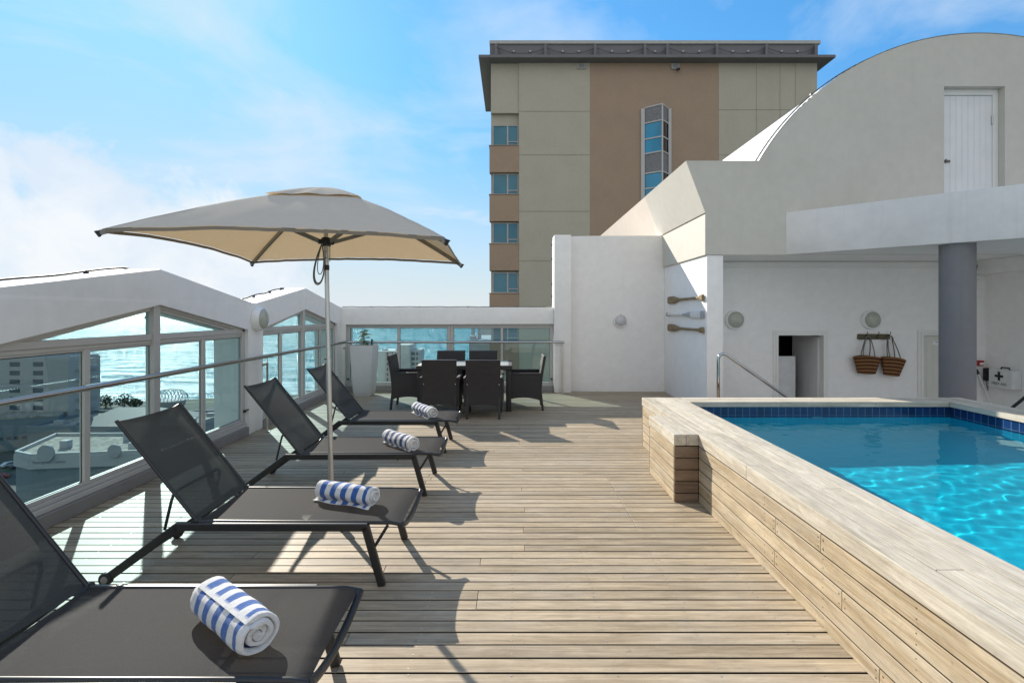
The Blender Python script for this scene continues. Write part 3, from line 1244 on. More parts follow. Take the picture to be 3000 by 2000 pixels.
def plank_run(mb, axis, a, b, fixed, joints, gap=0.0016, bev=0.0022):
    """planks along axis from a to b cut at joints; fixed = (u0,u1,z0,z1) across"""
    cuts = [a] + [j for j in sorted(joints) if a + .1 < j < b - .1] + [b]
    for p, q in zip(cuts[:-1], cuts[1:]):
        u0, u1, z0, z1 = fixed
        if axis == 'Y':
            mb.box(u0, u1, p + gap / 2, q - gap / 2, z0, z1, bev)
        else:
            mb.box(p + gap / 2, q - gap / 2, u0, u1, z0, z1, bev)


def build_pool():
    root = empty('swimming_pool', (0, 0, 0))
    tag(root, 'raised swimming pool clad in pale timber boards with bright blue water', 'pool')
    YN = -1.6
    B = 0.0995
    xo = 1.578
    # outer long face
    c = MB()
    holes = MB()
    for i in range(5):
        z0 = max(i * B - .022, 0.001)
        z1 = (i + 1) * B - .0295
        js = {4: [2.62, 1.35, 4.9], 3: [3.07, 1.6], 2: [2.45, 4.25], 1: [3.08, 1.75], 0: [2.2, 4.7]}[i]
        for (a, b) in ((YN, 4.330), (5.130, 6.185)):
            plank_run(c, 'Y', a, b, (xo + rng.uniform(0, .0012), xo + .022, z0, z1), js)
            for j in js:
                if a < j < b:
                    for s in (-.022, .022):
                        for f in (.25, .75):
                            zz = z0 + (z1 - z0) * f
                            holes.box(xo - .0012, xo + .001, j + s - .0032, j + s + .0032, zz - .0032, zz + .0032)
    for y in [YN + .6 * i for i in range(14)]:
        if 4.3 < y < 5.15:
            continue
        for i in range(5):
            for f in (.28, .72):
                zz = i * B - .02 + B * f
                holes.box(xo - .0010, xo + .001, y - .0022, y + .0022, zz - .0022, zz + .0022)
    c.build('cladding', M['clad_y'], root, smooth=0)
    c = MB()
    # bump-out box
    bx0 = 1.374
    for i in range(5):
        z0 = max(i * B - .022, 0.001)
        z1 = (i + 1) * B - .0295
        plank_run(c, 'Y', 4.354, 5.108, (bx0, bx0 + .02, z0, z1), [])
    c.build('cladding', M['clad_y'], root, smooth=0)
    ho = holes.build('screw_holes', plain('screw_hole', (0.16, 0.115, 0.075), 0.9), root, smooth=0)
    ho['kind'] = 'stuff'
    for (xa, xb, ya, yb) in ((bx0, xo - .001, 4.332, 4.353), (bx0, xo - .001, 5.109, 5.13), (xo, 5.44, 6.186, 6.208)):
        c = MB()
        for i in range(5):
            z0 = max(i * B - .022, 0.001)
            z1 = (i + 1) * B - .0295
            plank_run(c, 'X', xa, xb, (ya, yb, z0 - (.8 if i == 0 and yb > 6 else 0), z1), [3.2])
        c.build('cladding', M['clad_x'], root, smooth=0)
    ins = MB()
    ins.box(xo + .024, 2.02, YN, 6.18, -.05, .50)
    ins.box(2.02, 5.09, 5.96, 6.18, -.05, .50)
    ins.box(5.10, 5.42, YN, 6.18, -.82, .50)
    ins.box(bx0 + .022, xo + .0235, 4.355, 5.107, -.02, .50)
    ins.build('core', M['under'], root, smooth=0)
    # coping: long boards on the left, cross boards at the far end, long boards on the right
    c = MB()
    n = 4
    wtot = PX0 - xo
    wd = wtot / n
    jset = [[3.45, 1.2, 5.4], [2.05, 4.35], [3.0, 5.2], [1.9, 4.0]]
    for i in range(n):
        u0 = xo + i * wd + (.0026 if i else 0)
        u1 = xo + (i + 1) * wd - (.0026 if i < n - 1 else 0)
        z0 = ZC - .094 if i == 0 else ZC - .034
        if i == n - 1:
            z0 = ZC - .058
        plank_run(c, 'Y', YN, 6.225, (u0, u1, z0, ZC - rng.uniform(0, .0015)), jset[i])
    c.build('coping', M['coping_y'], root, smooth=0)
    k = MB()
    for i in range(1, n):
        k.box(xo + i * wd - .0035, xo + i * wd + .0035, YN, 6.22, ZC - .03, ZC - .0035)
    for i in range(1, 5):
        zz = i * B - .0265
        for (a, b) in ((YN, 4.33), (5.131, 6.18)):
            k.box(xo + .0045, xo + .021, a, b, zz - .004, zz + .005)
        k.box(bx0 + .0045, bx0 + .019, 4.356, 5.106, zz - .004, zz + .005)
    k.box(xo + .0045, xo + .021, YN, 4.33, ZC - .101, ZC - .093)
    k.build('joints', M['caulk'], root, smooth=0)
    c = MB()
    plank_run(c, 'Y', 4.329, 5.133, (bx0 - .003, bx0 + .098, ZC - .094, ZC - .0008), [])
    plank_run(c, 'Y', 4.329, 5.133, (bx0 + .1016, xo - .0016, ZC - .094, ZC - .0004), [])
    c.build('coping', M['coping_y'], root, smooth=0)
    c = MB()
    n = 3
    wd = (5.44 - PX1) / n
    for i in range(n):
        u0 = PX1 + i * wd + (.0026 if i else 0)
        u1 = PX1 + (i + 1) * wd - (.0026 if i < n - 1 else 0)
        plank_run(c, 'Y', YN, 6.225, (u0, u1, ZC - (.058 if i == 0 else .034), ZC - rng.uniform(0, .0015)), [2.2 + i * .9, 4.9 - i * .6])
    c.build('coping', M['coping_y'], root, smooth=0)
    c = MB()
    n = 3
    wd = (6.225 - PYF) / n
    for i in range(n):
        u0 = PYF + i * wd + (.0026 if i else 0)
        u1 = PYF + (i + 1) * wd - (.0026 if i < n - 1 else 0)
        plank_run(c, 'X', PX0 + .002, PX1 - .002, (u0, u1, ZC - (.058 if i == 0 else .034), ZC - rng.uniform(0, .0015)), [3.1 + i * .5, 4.2 - i * .3])
    c.build('coping', M['coping_x'], root, smooth=0)
    # tiles and basin
    t = MB()
    tx0, tx1, ty = PX0 - .02, PX1 + .02, PYF + .02
    ztile, zb = ZC - .03, 0.29
    t.quad([(tx0, ty, zb), (tx1, ty, zb), (tx1, ty, ztile), (tx0, ty, ztile)])
    t.quad([(tx1, YN, zb), (tx1, YN, ztile), (tx1, ty, ztile), (tx1, ty, zb)])
    t.quad([(tx0, YN, zb), (tx0, YN, ztile), (tx0, ty, ztile), (tx0, ty, zb)])
    t.build('waterline_tiles', M['tile'], root, smooth=0)
    b = MB()
    zf = ZW - 0.84
    b.quad([(tx0, YN, zf), (tx1, YN, zf), (tx1, ty, zf), (tx0, ty, zf)])
    b.quad([(tx0, ty, zf), (tx1, ty, zf), (tx1, ty, zb), (tx0, ty, zb)])
    b.quad([(tx1, YN, zf), (tx1, ty, zf), (tx1, ty, zb), (tx1, YN, zb)])
    b.quad([(tx0, YN, zf), (tx0, ty, zf), (tx0, ty, zb), (tx0, YN, zb)])
    b.quad([(tx0, YN, zf), (tx1, YN, zf), (tx1, YN, ZC - .03), (tx0, YN, ZC - .03)])
    bas = b.build('basin', M['basin'], root, smooth=0)
    bas.cycles.is_caustics_receiver = True
    l = MB()
    mt = Matrix.Translation((3.53, ty - .002, 0.254)) @ Matrix.Rotation(R(90), 4, 'X')
    l.lathe([(0.092, 0), (0.092, .012), (.078, .016), (.074, .006), (0, .010)], 40, mt)
    l.build('underwater_light', plain('pool_light', (0.25, 0.45, 0.55), 0.3), root, smooth=40)
    # water
    wv = MB()
    nx, ny = 330, 760
    waves = []
    r2 = random.Random(3)
    for i in range(34):
        ang = R(-62) + r2.gauss(0, 1.1)
        lam = math.exp(r2.uniform(math.log(0.065), math.log(0.22)))
        waves.append((math.cos(ang) * 2 * PI / lam, math.sin(ang) * 2 * PI / lam, r2.uniform(0, 6.28), 0.0037 * lam * lam))

    def wz(x, y):
        return sum(a * math.sin(kx * x + ky * y + ph) for kx, ky, ph, a in waves)

    def wf(u, v):
        x = tx0 + (tx1 - tx0) * u
        y = YN + (ty - YN) * v
        return (x, y, ZW + wz(x, y))
    wv.grid(nx, ny, wf)
    wt = NT('pool_water')
    gl = wt.n('ShaderNodeBsdfGlass')
    gl.inputs['IOR'].default_value = 1.333
    gl.inputs['Roughness'].default_value = 0.0
    gl.inputs['Color'].default_value = (0.60, 0.95, 1.0, 1)
    wt.link(gl.outputs[0], wt.out.inputs[0])
    o = wv.build('pool_water', wt.m, None, smooth=180)
    struct(o)
    o.cycles.is_caustics_caster = True
    if o.data.polygons[0].normal.z < 0:
        o.data.flip_normals()


build_pool()

# ------------------------------------------------------------------ handrails
def build_deck_rail():
    root = empty('handrail', (0, 0, 0))
    tag(root, 'long polished steel handrail in front of the left and back windows', 'handrail')
    zr = 1.016
    xr, yr = -3.30, 10.18
    mb = MB()
    pts = [(xr, -1.0, zr), (xr, 2.0, zr), (xr, 6.0, zr), (xr, yr - .09, zr), (xr + .02, yr - .03, zr), (xr + .09, yr, zr), (-1.0, yr, zr), (1.04, yr, zr)]
    mb.tube(pts, 0.025, 20)
    mb.build('rail', M['chrome'], root, smooth=50)
    for (x, y, ax) in ((xr, 6.90, 'l'), (xr, 3.25, 'l'), (xr + .03, yr - .12, 'l'), (1.0, yr, 'b')):
        p = MB()
        p.box(x - .006, x + .006, y - .024, y + .024, 0.0, 0.925, .002) if ax == 'l' else p.box(x - .02, x + .02, y - .006, y + .006, 0, .925, .002)
        p.tube([(x, y, .925), (x, y, zr - .01)], .007, 8)
        if ax == 'l':
            p.box(x - .008, x + .008, y - .15, y - .0245, 0.895, 0.925, .002)
        p.box(x - .035, x + .035, y - .035, y + .035, 0.0005, 0.008, .002)
        p.build('post', M['dull_steel'], root, smooth=0)


build_deck_rail()


def stair_rail():
    mb = MB()
    x, y = 2.82, 7.0
    pts = [(x, y, 0.0), (x, y, 0.90)]
    for i in range(7):
        a = PI - (PI / 2 + R(35)) * i / 6 * 1.0
        pts.append((x + .07 + .07 * math.cos(a), y, .965 + .075 * math.sin(a)))
    ex = 5.1
    x1, z1 = pts[-1][0], pts[-1][2]
    pts.append((ex, y, z1 - (ex - x1) * 0.70))
    mb.tube(pts, 0.021, 16)
    o = mb.build('handrail', M['chrome'], smooth=50)
    tag(o, 'polished steel stair handrail sloping down behind the pool', 'handrail')
    mb = MB()
    a, b = P(2955, 1202, 7.6), P(3060, 1118, 7.2)
    mb.tube([Vector((a.x - .5, a.y + .15, a.z - .4)), a, b], 0.022, 12)
    o = mb.build('handrail', M['char'], smooth=50)
    tag(o, 'black sloping handrail below the first aid box', 'handrail')


stair_rail()

# ------------------------------------------------------------------ sun loungers
def build_lounger():
    root = empty('sun_lounger')
    w = 0.62
    zr = 0.343
    # side frames: rear leg - rail - front leg in one bent tube of flat section
    fr = MB()
    for y in (0.0, w):
        pts = [(-2.345, y, .065), (-2.05, y, .292), (-2.00, y, .325), (-1.95, y, .341), (-1.90, y, zr), (-1.0, y, zr), (-.875, y, zr)]
        for p, q in ((0, 1), ):
            pass
        fr.bar((-2.365, y, .052), (-1.965, y, .345), .030, .050, (0, 0, 1), .006)
        fr.bar((-1.985, y, zr), (-.845, y, zr), .030, .046, (0, 0, 1), .006)
    # cross bars
    fr.tube([(-2.30, 0.0, .10), (-2.30, w, .10)], .014, 8)
    fr.tube([(-1.0, 0.0, .325), (-1.0, w, .325)], .014, 8)
    fr.build('frame', M['char'], root, smooth=30)
    for y, lean in ((0.0, 0), (w, 0)):
        for k in range(1):
            lg = MB()
            lg.bar((-.862, y, .352), (-.762, y, 0.0), .030, .046, (1, 0, 0), .005)
            lg.bar((-.815, y + (.022 if y < .1 else -.022), .215), (-.735, y + (.022 if y < .1 else -.022), .345), .018, .022, (0, 1, 0), .003)
            lg.build('leg', M['char'], root, smooth=0)
    for y in (-.004, w + .004):
        wl = MB()
        s = -1 if y < .1 else 1
        mt = Matrix.Translation((-2.385, y + s * .012, .0385)) @ Matrix.Rotation(R(90) * s * -1, 4, 'X')
        wl.lathe([(0, .0), (.010, .004), (.016, 0.002), (.022, .0), (.034, .002), (.0385, -.004), (.0385, -.026), (.034, -.030), (0, -.030)], 28, Matrix.Translation((-2.385, y + s * .018, .0385)) @ Matrix.Rotation(R(-90) * s, 4, 'X'))
        wh = wl.build('wheel', M['black'], root, smooth=40)
        hb = MB()
        hb.lathe([(0, .006), (.012, .005), (.021, .0015), (.021, -.002)], 24, Matrix.Translation((-2.385, y + s * .0195, .0385)) @ Matrix.Rotation(R(-90) * s, 4, 'X'))
        hb.build('hub', M['skirt'], wh, smooth=40)
    # seat sling and its edge tubes
    xa, xe = -1.868, -.650
    zs = .368

    def sag(u, v):
        return -.010 * 16 * u * (1 - u) * v * (1 - v)
    sl = MB()

    def f(u, v):
        x = xa + (xe - xa) * u
        pull = .012 * (4 * v * (1 - v)) * (1 if u > .5 else -1) * abs(2 * u - 1) ** 8
        droop = -.010 * max(0, (u - .9) / .1) ** 2 * (4 * v * (1 - v)) - .010 * max(0, (u - .92) / .08) ** 2
        return (x - pull, .028 + (w - .056) * v, zs + sag(u, v) + droop)
    sl.grid(40, 16, f)
    sl.build('seat_sling', M['sling'], root, smooth=60)
    et = MB()
    for y in (.022, w - .022):
        et.tube([(xa - .01, y, zs - .004), (-1.3, y, zs - .006), (xe - .06, y, zs - .006), (xe, y, zs - .017)], .012, 10)
    arc = []
    for i in range(13):
        v = i / 12
        arc.append((xe + .004 - .010 * 4 * v * (1 - v), .022 + (w - .044) * v, zs - .016 - .062 * 4 * v * (1 - v)))
    et.tube(arc, .016, 10)
    et.build('seat_frame', M['char'], root, smooth=50)
    # backrest
    hx, hz, tx, tz = -1.872, .372, -2.345, .956

    def bp(u, v):
        x = hx + (tx - hx) * u
        z = hz + (tz - hz) * u
        y = .028 + (w - .056) * v
        s = -.012 * 16 * u * (1 - u) * v * (1 - v)
        pull = .007 * (4 * v * (1 - v)) * (max(0, (u - .88) / .12) ** 2)
        nx, nz = .78, .63
        dx, dz = -.63, .78
        droop = -.010 * (4 * v * (1 - v)) * (max(0, (u - .86) / .14) ** 2)
        return (x + nx * (s + droop) - dx * pull, y, z + nz * (s + droop) - dz * pull)
    bk = MB()
    bk.grid(24, 16, bp)
    bk.build('backrest_sling', M['sling'], root, smooth=60)
    et = MB()
    for v in (-.01, 1.01):
        et.tube([bp(0, v), bp(.5, v), bp(1.005, v)], .0105, 10)
    et.tube([Vector(bp(1.0, i / 12)) + Vector((-.008, 0, -.022 * 4 * (i / 12) * (1 - i / 12) - .002)) for i in range(13)], .007, 10)
    et.tube([Vector(bp(.0, i / 12)) + Vector((.0, 0, -.05 * 4 * (i / 12) * (1 - i / 12) - .002)) for i in range(13)], .011, 10)
    for y in (.010, w - .010):
        et.tube([(hx, y - .012, hz - .006), (hx, y + .012, hz - .006)], .017, 12)
    et.build('backrest_frame', M['char'], root, smooth=50)
    sp = MB()
    y0, y1 = .06, w - .06
    b0 = Vector(bp(.30, .06))
    pts = [Vector((-2.075, y0, .302))]
    top = Vector((-1.985, y0, .505))
    pts = [(-2.085, y0, .30), (-2.045, y0, .47), (-2.040, y0 + .012, .505), (-2.038, y0 + .05, .52), (-2.038, y1 - .05, .52), (-2.040, y1 - .012, .505), (-2.045, y1, .47), (-2.085, y1, .30)]
    sp.tube(pts, .009, 8)
    sp.build('support_loop', M['char'], root, smooth=50)
    return root


proto = build_lounger()
spots = [(-.035, 1.705, 'nearest charcoal sun lounger, cut off by the photo edge, towel in front'),
         (0.0, 3.0, 'charcoal sun lounger with the bright blue striped towel, second from the camera'),
         (0.0, 4.485, 'charcoal sun lounger just beyond the parasol pole, third from the camera'),
         (-.005, 5.855, 'farthest charcoal sun lounger, nearest the dining table')]
LOUNGERS = []
for i, (x, y, lab) in enumerate(spots):
    o = proto if i == 0 else copy_tree(proto)
    o.location = (x, y, 0)
    o.rotation_euler = (0, 0, R((0.2, -1.2, 1.2, 0.0)[i]) * 0.3)
    tag(o, lab, 'sun lounger', 'sun loungers in a row facing the pool')
    LOUNGERS.append(o)


def build_towel(label, p0, p1, r, hem_ang, seed, mat, flap=0.0, squash=0.93):
    """rolled towel lying from p0 to p1 (axis), spiral end"""
    p0, p1 = Vector(p0), Vector(p1)
    L = (p1 - p0).length
    rr = random.Random(seed)
    turns = 2.9 + 0.25 * (seed % 3)
    t = r * 0.262
    n = 120
    loop_o, loop_i, hem = [], [], []
    for i in range(n + 1):
        s = i / n
        a = hem_ang - (1 - s) * turns * 2 * PI
        ro = r * (0.16 + 0.84 * s ** 0.92) if s < 1 else r
        # let outermost turn hold the full radius
        if s > 1 - 1 / turns:
            ro = max(ro, r * (0.93 + 0.07 * (s - (1 - 1 / turns)) * turns))
        wob = 1 + 0.040 * math.sin(a * 2 + seed) + 0.022 * math.sin(a * 5 + seed * 2)
        th = t * (1 - 0.35 * max(0, (s - .985) / .015))
        loop_o.append((ro * wob * math.cos(a), ro * wob * math.sin(a) * squash))
        ri = max(ro - th, 0.002)
        loop_i.append((ri * wob * math.cos(a), ri * wob * math.sin(a) * squash))
        hem.append(max(0.0, min(1.0, (s - (1 - 0.016)) / 0.003)))
    mb = MB()
    lay = mb.bm.verts.layers.float.new('hem')
    m = 46
    rows = []
    for k in range(m + 1):
        f = k / m
        x = (f - .5) * L
        e = min(f, 1 - f) * L
        rd = 1 - 0.10 * max(0, 1 - e / 0.02) ** 2
        row = []
        for i, (a, b) in enumerate(loop_o):
            s = i / n
            nz = noise.noise(Vector((x * 9 + seed * 3, a * 22 + seed, b * 22))) * 0.0062 + noise.noise(Vector((x * 34, a * 60 + seed, b * 60))) * 0.0016
            telesc = 0.010 * math.sin(s * 9 + seed * 1.7) * (1 if f > .5 else -1) * (1 if e < 1e-6 else 0)
            q = (1 + nz / r) * rd
            v = mb.bm.verts.new((x + telesc, a * q, b * q))
            v[lay] = hem[i]
            row.append(v)
        for i in range(n, -1, -1):
            a, b = loop_i[i]
            s = i / n
            telesc = 0.010 * math.sin(s * 9 + seed * 1.7) * (1 if f > .5 else -1) * (1 if e < 1e-6 else 0)
            v = mb.bm.verts.new((x + telesc, a * (2 - rd), b * (2 - rd)))
            v[lay] = hem[i]
            row.append(v)
        rows.append(row)
    cnt = len(rows[0])
    for k in range(m):
        for i in range(cnt):
            j = (i + 1) % cnt
            mb.bm.faces.new((rows[k][i], rows[k][j], rows[k + 1][j], rows[k + 1][i]))
    for row in (rows[0], rows[-1]):
        for i in range(n):
            mb.bm.faces.new((row[i], row[i + 1], row[cnt - 2 - i], row[cnt - 1 - i]))
    if flap > 0:
        # loose end lying flat towards the viewer
        lo = -r * squash
        vs = []
        for k in range(m + 1):
            x = (k / m - .5) * L
            col = []
            for q in range(7):
                g = q / 6
                zz = lo + .004 + .012 * (1 - g) + .004 * math.sin(x * 22 + q)
                v = mb.bm.verts.new((x, -r * .35 - flap * g, zz))
                v[lay] = 1.0 if q > 5 else 0.0
                col.append(v)
            vs.append(col)
        for k in range(m):
            for q in range(6):
                mb.bm.faces.new((vs[k][q], vs[k][q + 1], vs[k + 1][q + 1], vs[k + 1][q]))
    o = mb.build('rolled_towel', mat, None, smooth=50)
    d = (p1 - p0).normalized()
    o.location = (p0 + p1) / 2
    o.rotation_euler = (0, 0, math.atan2(d.y, d.x))
    tag(o, label, 'towel', 'rolled striped towels on the loungers')
    return o


Z0 = .362


def rolled(label, a, b, r, hem, seed, mat, flap=0.0):
    z = Z0 + r * .93
    build_towel(label, (a[0], a[1], z), (b[0], b[1], z), r, hem, seed, mat, flap)


rolled('large rolled blue and white towel with white hem on the nearest lounger', (-1.255, 2.12), (-.915, 1.855), .079, R(128), 1, M['towel'])
rolled('rolled blue and white towel with a loose flap, second lounger from the camera', (-1.288, 3.44), (-.877, 3.285), .066, R(250), 2, M['towel'], .05)
rolled('rolled navy striped towel on the lounger just beyond the parasol pole', (-1.20, 4.92), (-.875, 4.59), .066, R(235), 5, M['towel_navy'], .03)
rolled('smallest looking rolled navy striped towel on the farthest lounger', (-1.195, 6.39), (-.925, 6.01), .070, R(240), 9, M['towel_navy'], .05)

# ------------------------------------------------------------------ parasol
def build_umbrella():
    root = empty('parasol', (0, 0, 0))
    tag(root, 'square taupe canvas parasol on an aluminium pole between the loungers', 'parasol')
    bx, by = -1.419, 4.03
    top = Vector((-1.472, 4.03, 2.56))
    C = {'A': Vector((-2.530, 3.16, 2.120)), 'B': Vector((-2.655, 5.24, 2.128)), 'D': Vector((-.50, 4.93, 2.086)), 'C': Vector((-.435, 3.30, 2.086))}
    base = MB()
    base.lathe([(0, .05), (.04, .05), (.05, .04), (.21, .035), (.23, .025), (.23, .001), (0, .001)], 40, Matrix.Translation((bx, by, 0)))
    base.lathe([(.028, .05), (.028, .26), (.024, .27)], 24, Matrix.Translation((bx, by, 0)))
    base.build('base', M['char'], root, smooth=35)
    pole = MB()
    lo = Vector((bx, by, .04))
    mid = lo.lerp(top, (1.22 - .04) / (2.56 - .04))
    pole.tube([lo, mid], .0195, 20)
    pole.tube([mid, top], .0175, 20)
    pole.tube([mid - Vector((0, 0, .012)), mid + Vector((0, 0, .014))], .0215, 20)
    pole.build('pole', M['alu'], root, smooth=40)
    pin = MB()
    pin.tube([mid + Vector((-.03, 0, .02)), mid + Vector((-.012, 0, .02))], .008, 8)
    pin.build('pin', M['black'], root, smooth=40)
    cl = lo.lerp(top, (1.955 - .04) / 2.52)
    cp = MB()
    cp.tube([cl + Vector((0, 0, -.02)), cl + Vector((0, 0, .02))], .021, 16)
    cp.build('clamp', M['black'], root, smooth=40)
    for z in (2.03, 2.08):
        q = lo.lerp(top, (z - .04) / 2.52)
        pn = MB()
        pn.tube([q + Vector((.004, -.0195, 0)), q + Vector((.004, -.016, 0))], .005, 8)
        pn.build('pin_hole', M['black'], root, smooth=40)
    # canopy
    order = ['A', 'C', 'D', 'B']
    mb = MB()

    def surf(P0, P1, u, v, lift=0.0):
        e = P0.lerp(P1, v)
        prof = u ** 1.30
        m4 = 4 * v * (1 - v)
        x = top.x + (e.x - top.x) * u
        y = top.y + (e.y - top.y) * u
        z = top.z + (e.z - top.z) * prof + lift
        z += .038 * m4 * u * u
        # edge drawn in a little between the corners
        inx, iny = top.x - e.x, top.y - e.y
        k = .026 * m4 * u ** 3
        x += inx * k
        y += iny * k
        wr = noise.noise(Vector((x * 3, y * 3, 0))) * .006 * u + noise.noise(Vector((x * 14 + y * 3, y * 2, 4))) * .0042 * u + noise.noise(Vector((math.atan2(y - top.y, x - top.x) * 9, u * 2, 1))) * .005 * u * (1 - m4 * .5)
        return Vector((x, y, z + wr))
    for i in range(4):
        P0, P1 = C[order[i]], C[order[(i + 1) % 4]]
        mb.grid(26, 26, lambda u, v: surf(P0, P1, .02 + .98 * u, v))
    bmesh.ops.remove_doubles(mb.bm, verts=mb.bm.verts[:], dist=1e-4)
    can = mb.build('canopy', M['canopy'], root, smooth=35)
    hem = MB()
    for i in range(4):
        P0, P1 = C[order[i]], C[order[(i + 1) % 4]]
        hem.grid(1, 30, lambda u, v: surf(P0, P1, 1.0, v) + Vector((0, 0, -.003 - .022 * u)))
    hem.build('hem', plain('canvas_hem', (0.23, 0.20, 0.16), .9), can, smooth=35)
    # raised cap over the vent
    cap = MB()
    for i in range(4):
        P0, P1 = C[order[i]], C[order[(i + 1) % 4]]
        Q0 = top.lerp(P0, .33)
        Q1 = top.lerp(P1, .33)

        def cf(u, v, Q0=Q0, Q1=Q1, P0=P0, P1=P1):
            p = surf(P0, P1, (.01 + .31 * u), v)
            m4 = 4 * v * (1 - v)
            z = p.z + .026 - .008 * u * u + .012 * m4 * u * math.sin(v * 17) * .5
            return Vector((p.x, p.y, z))
        cap.grid(10, 18, cf)
    cap.build('vent_cap', M['canopy'], root, smooth=35)
    # ribs with end caps, struts, hub
    hub = lo.lerp(top, (2.155 - .04) / 2.52)
    for key in order:
        e = C[key]
        pts = []
        tip = Vector((e.x, e.y, e.z)) + (Vector((e.x, e.y, 0)) - Vector((top.x, top.y, 0))).normalized() * .012
        for k in range(9):
            u = .02 + .98 * k / 8
            z = top.z + (e.z - top.z) * u ** 1.30 - .022
            pts.append(Vector((top.x + (e.x - top.x) * u, top.y + (e.y - top.y) * u, z)))
        pts.append(Vector((tip.x, tip.y, e.z - .030)))
        r = MB()
        for a, b in zip(pts[:-1], pts[1:]):
            r.bar(a, b, .020, .032)
        rib = r.build('rib', M['rib'], root, smooth=0)
        c = MB()
        dirv = (pts[-1] - pts[-2]).normalized()
        c.bar(pts[-1], pts[-1] + dirv * .018, .026, .040, (0, 0, 1), .004)
        c.bar(pts[-1] + Vector((0, 0, .012)), pts[-1] + dirv * .03 + Vector((0, 0, .022)), .03, .008)
        c.build('end_cap', M['black'], rib, smooth=0)
        s = MB()
        u = .46
        jm = Vector((top.x + (e.x - top.x) * u, top.y + (e.y - top.y) * u, top.z + (e.z - top.z) * u ** 1.3 - .035))
        od = (Vector((e.x, e.y, 0)) - Vector((top.x, top.y, 0))).normalized()
        s.bar(hub + od * .045, jm, .018, .030)
        s.build('strut', M['rib'], root, smooth=0)
    h = MB()
    h.lathe([(.021, -.03), (.036, -.03), (.040, -.01), (.040, .02), (.030, .036), (.021, .036)], 24, Matrix.Translation(hub))
    for key in order:
        e = C[key]
        od = (Vector((e.x, e.y, 0)) - Vector((top.x, top.y, 0))).normalized()
        h.bar(hub + od * .02, hub + od * .062, .034, .034, (0, 0, 1), .006)
    h.build('hub', M['black'], root, smooth=35)
    h = MB()
    h.lathe([(.021, 2.47), (.045, 2.47), (.045, 2.525), (.021, 2.525)], 20, Matrix.Translation((top.x, top.y, 0)))
    h.build('top_hub', M['black'], root, smooth=35)
    # looped cord
    def loop(w, zb, ph):
        pts = []
        hh = hub.z - .01 - zb
        for k in range(41):
            a = 2 * PI * k / 40
            u = (1 - math.cos(a)) / 2
            x = hub.x - .020 - w * .42 * u ** .8 + w * .62 * math.sin(a) * math.sin(a / 2) ** 1.2
            pts.append((x + .003 * ph, hub.y - .026 - .006 * ph, hub.z - .01 - hh * u))
        return pts
    rp = MB()
    rp.tube(loop(.088, hub.z - .335, 0), .0052, 8)
    rp.tube(loop(.080, hub.z - .325, 1), .0052, 8)
    rp.tube(loop(.050, hub.z - .255, 2), .0036, 8)
    rp.build('cord', M['rope'], root, smooth=60)
    ch = MB()
    cx = hub + Vector((.038, -.025, -.035))
    for k in range(7):
        z = cx.z - .018 * k
        q = []
        for j in range(9):
            a = 2 * PI * j / 8
            o = Vector((.0045 * math.cos(a), 0, .0115 * math.sin(a))) if k % 2 == 0 else Vector((0, .0045 * math.cos(a), .0115 * math.sin(a)))
            q.append(Vector((cx.x, cx.y, z)) + o)
        ch.tube(q, .0016, 6, cap=False)
    ch.build('chain', M['rope'], root, smooth=60)


build_umbrella()

# ------------------------------------------------------------------ dining set
def panel_arch(mb, x0, x1, y, th, ztop0, ztop1, zside, zarch, horiz='x', n=14, lean=None):
    """upright woven panel with an arched lower edge"""
    rows = []
    for i in range(n + 1):
        t = i / n
        u = x0 + (x1 - x0) * t
        zb = zside + (zarch - zside) * (1 - (2 * t - 1) ** 2)
        zt = ztop0 + (ztop1 - ztop0) * t
        rows.append((u, zb, zt))
    def p(u, w, z):
        dy = lean(z) if lean else 0
        return (u, y + w + dy, z) if horiz == 'x' else (y + w, u + dy, z)
    zs = [0, .25, .5, .75, 1]
    for side in (0, th):
        for (a, b) in zip(rows[:-1], rows[1:]):
            for s0, s1 in zip(zs[:-1], zs[1:]):
                mb.quad([p(a[0], side, a[1] + (a[2] - a[1]) * s0), p(b[0], side, b[1] + (b[2] - b[1]) * s0),
                         p(b[0], side, b[1] + (b[2] - b[1]) * s1), p(a[0], side, a[1] + (a[2] - a[1]) * s1)])
    for (a, b) in zip(rows[:-1], rows[1:]):
        mb.quad([p(a[0], 0, a[1]), p(b[0], 0, b[1]), p(b[0], th, b[1]), p(a[0], th, a[1])])
        mb.quad([p(a[0], 0, a[2]), p(b[0], 0, b[2]), p(b[0], th, b[2]), p(a[0], th, a[2])])
    for r in (rows[0], rows[-1]):
        for s0, s1 in zip(zs[:-1], zs[1:]):
            z0 = r[1] + (r[2] - r[1]) * s0
            z1 = r[1] + (r[2] - r[1]) * s1
            mb.quad([p(r[0], 0, z0), p(r[0], th, z0), p(r[0], th, z1), p(r[0], 0, z1)])
    bmesh.ops.remove_doubles(mb.bm, verts=mb.bm.verts[:], dist=1e-5)


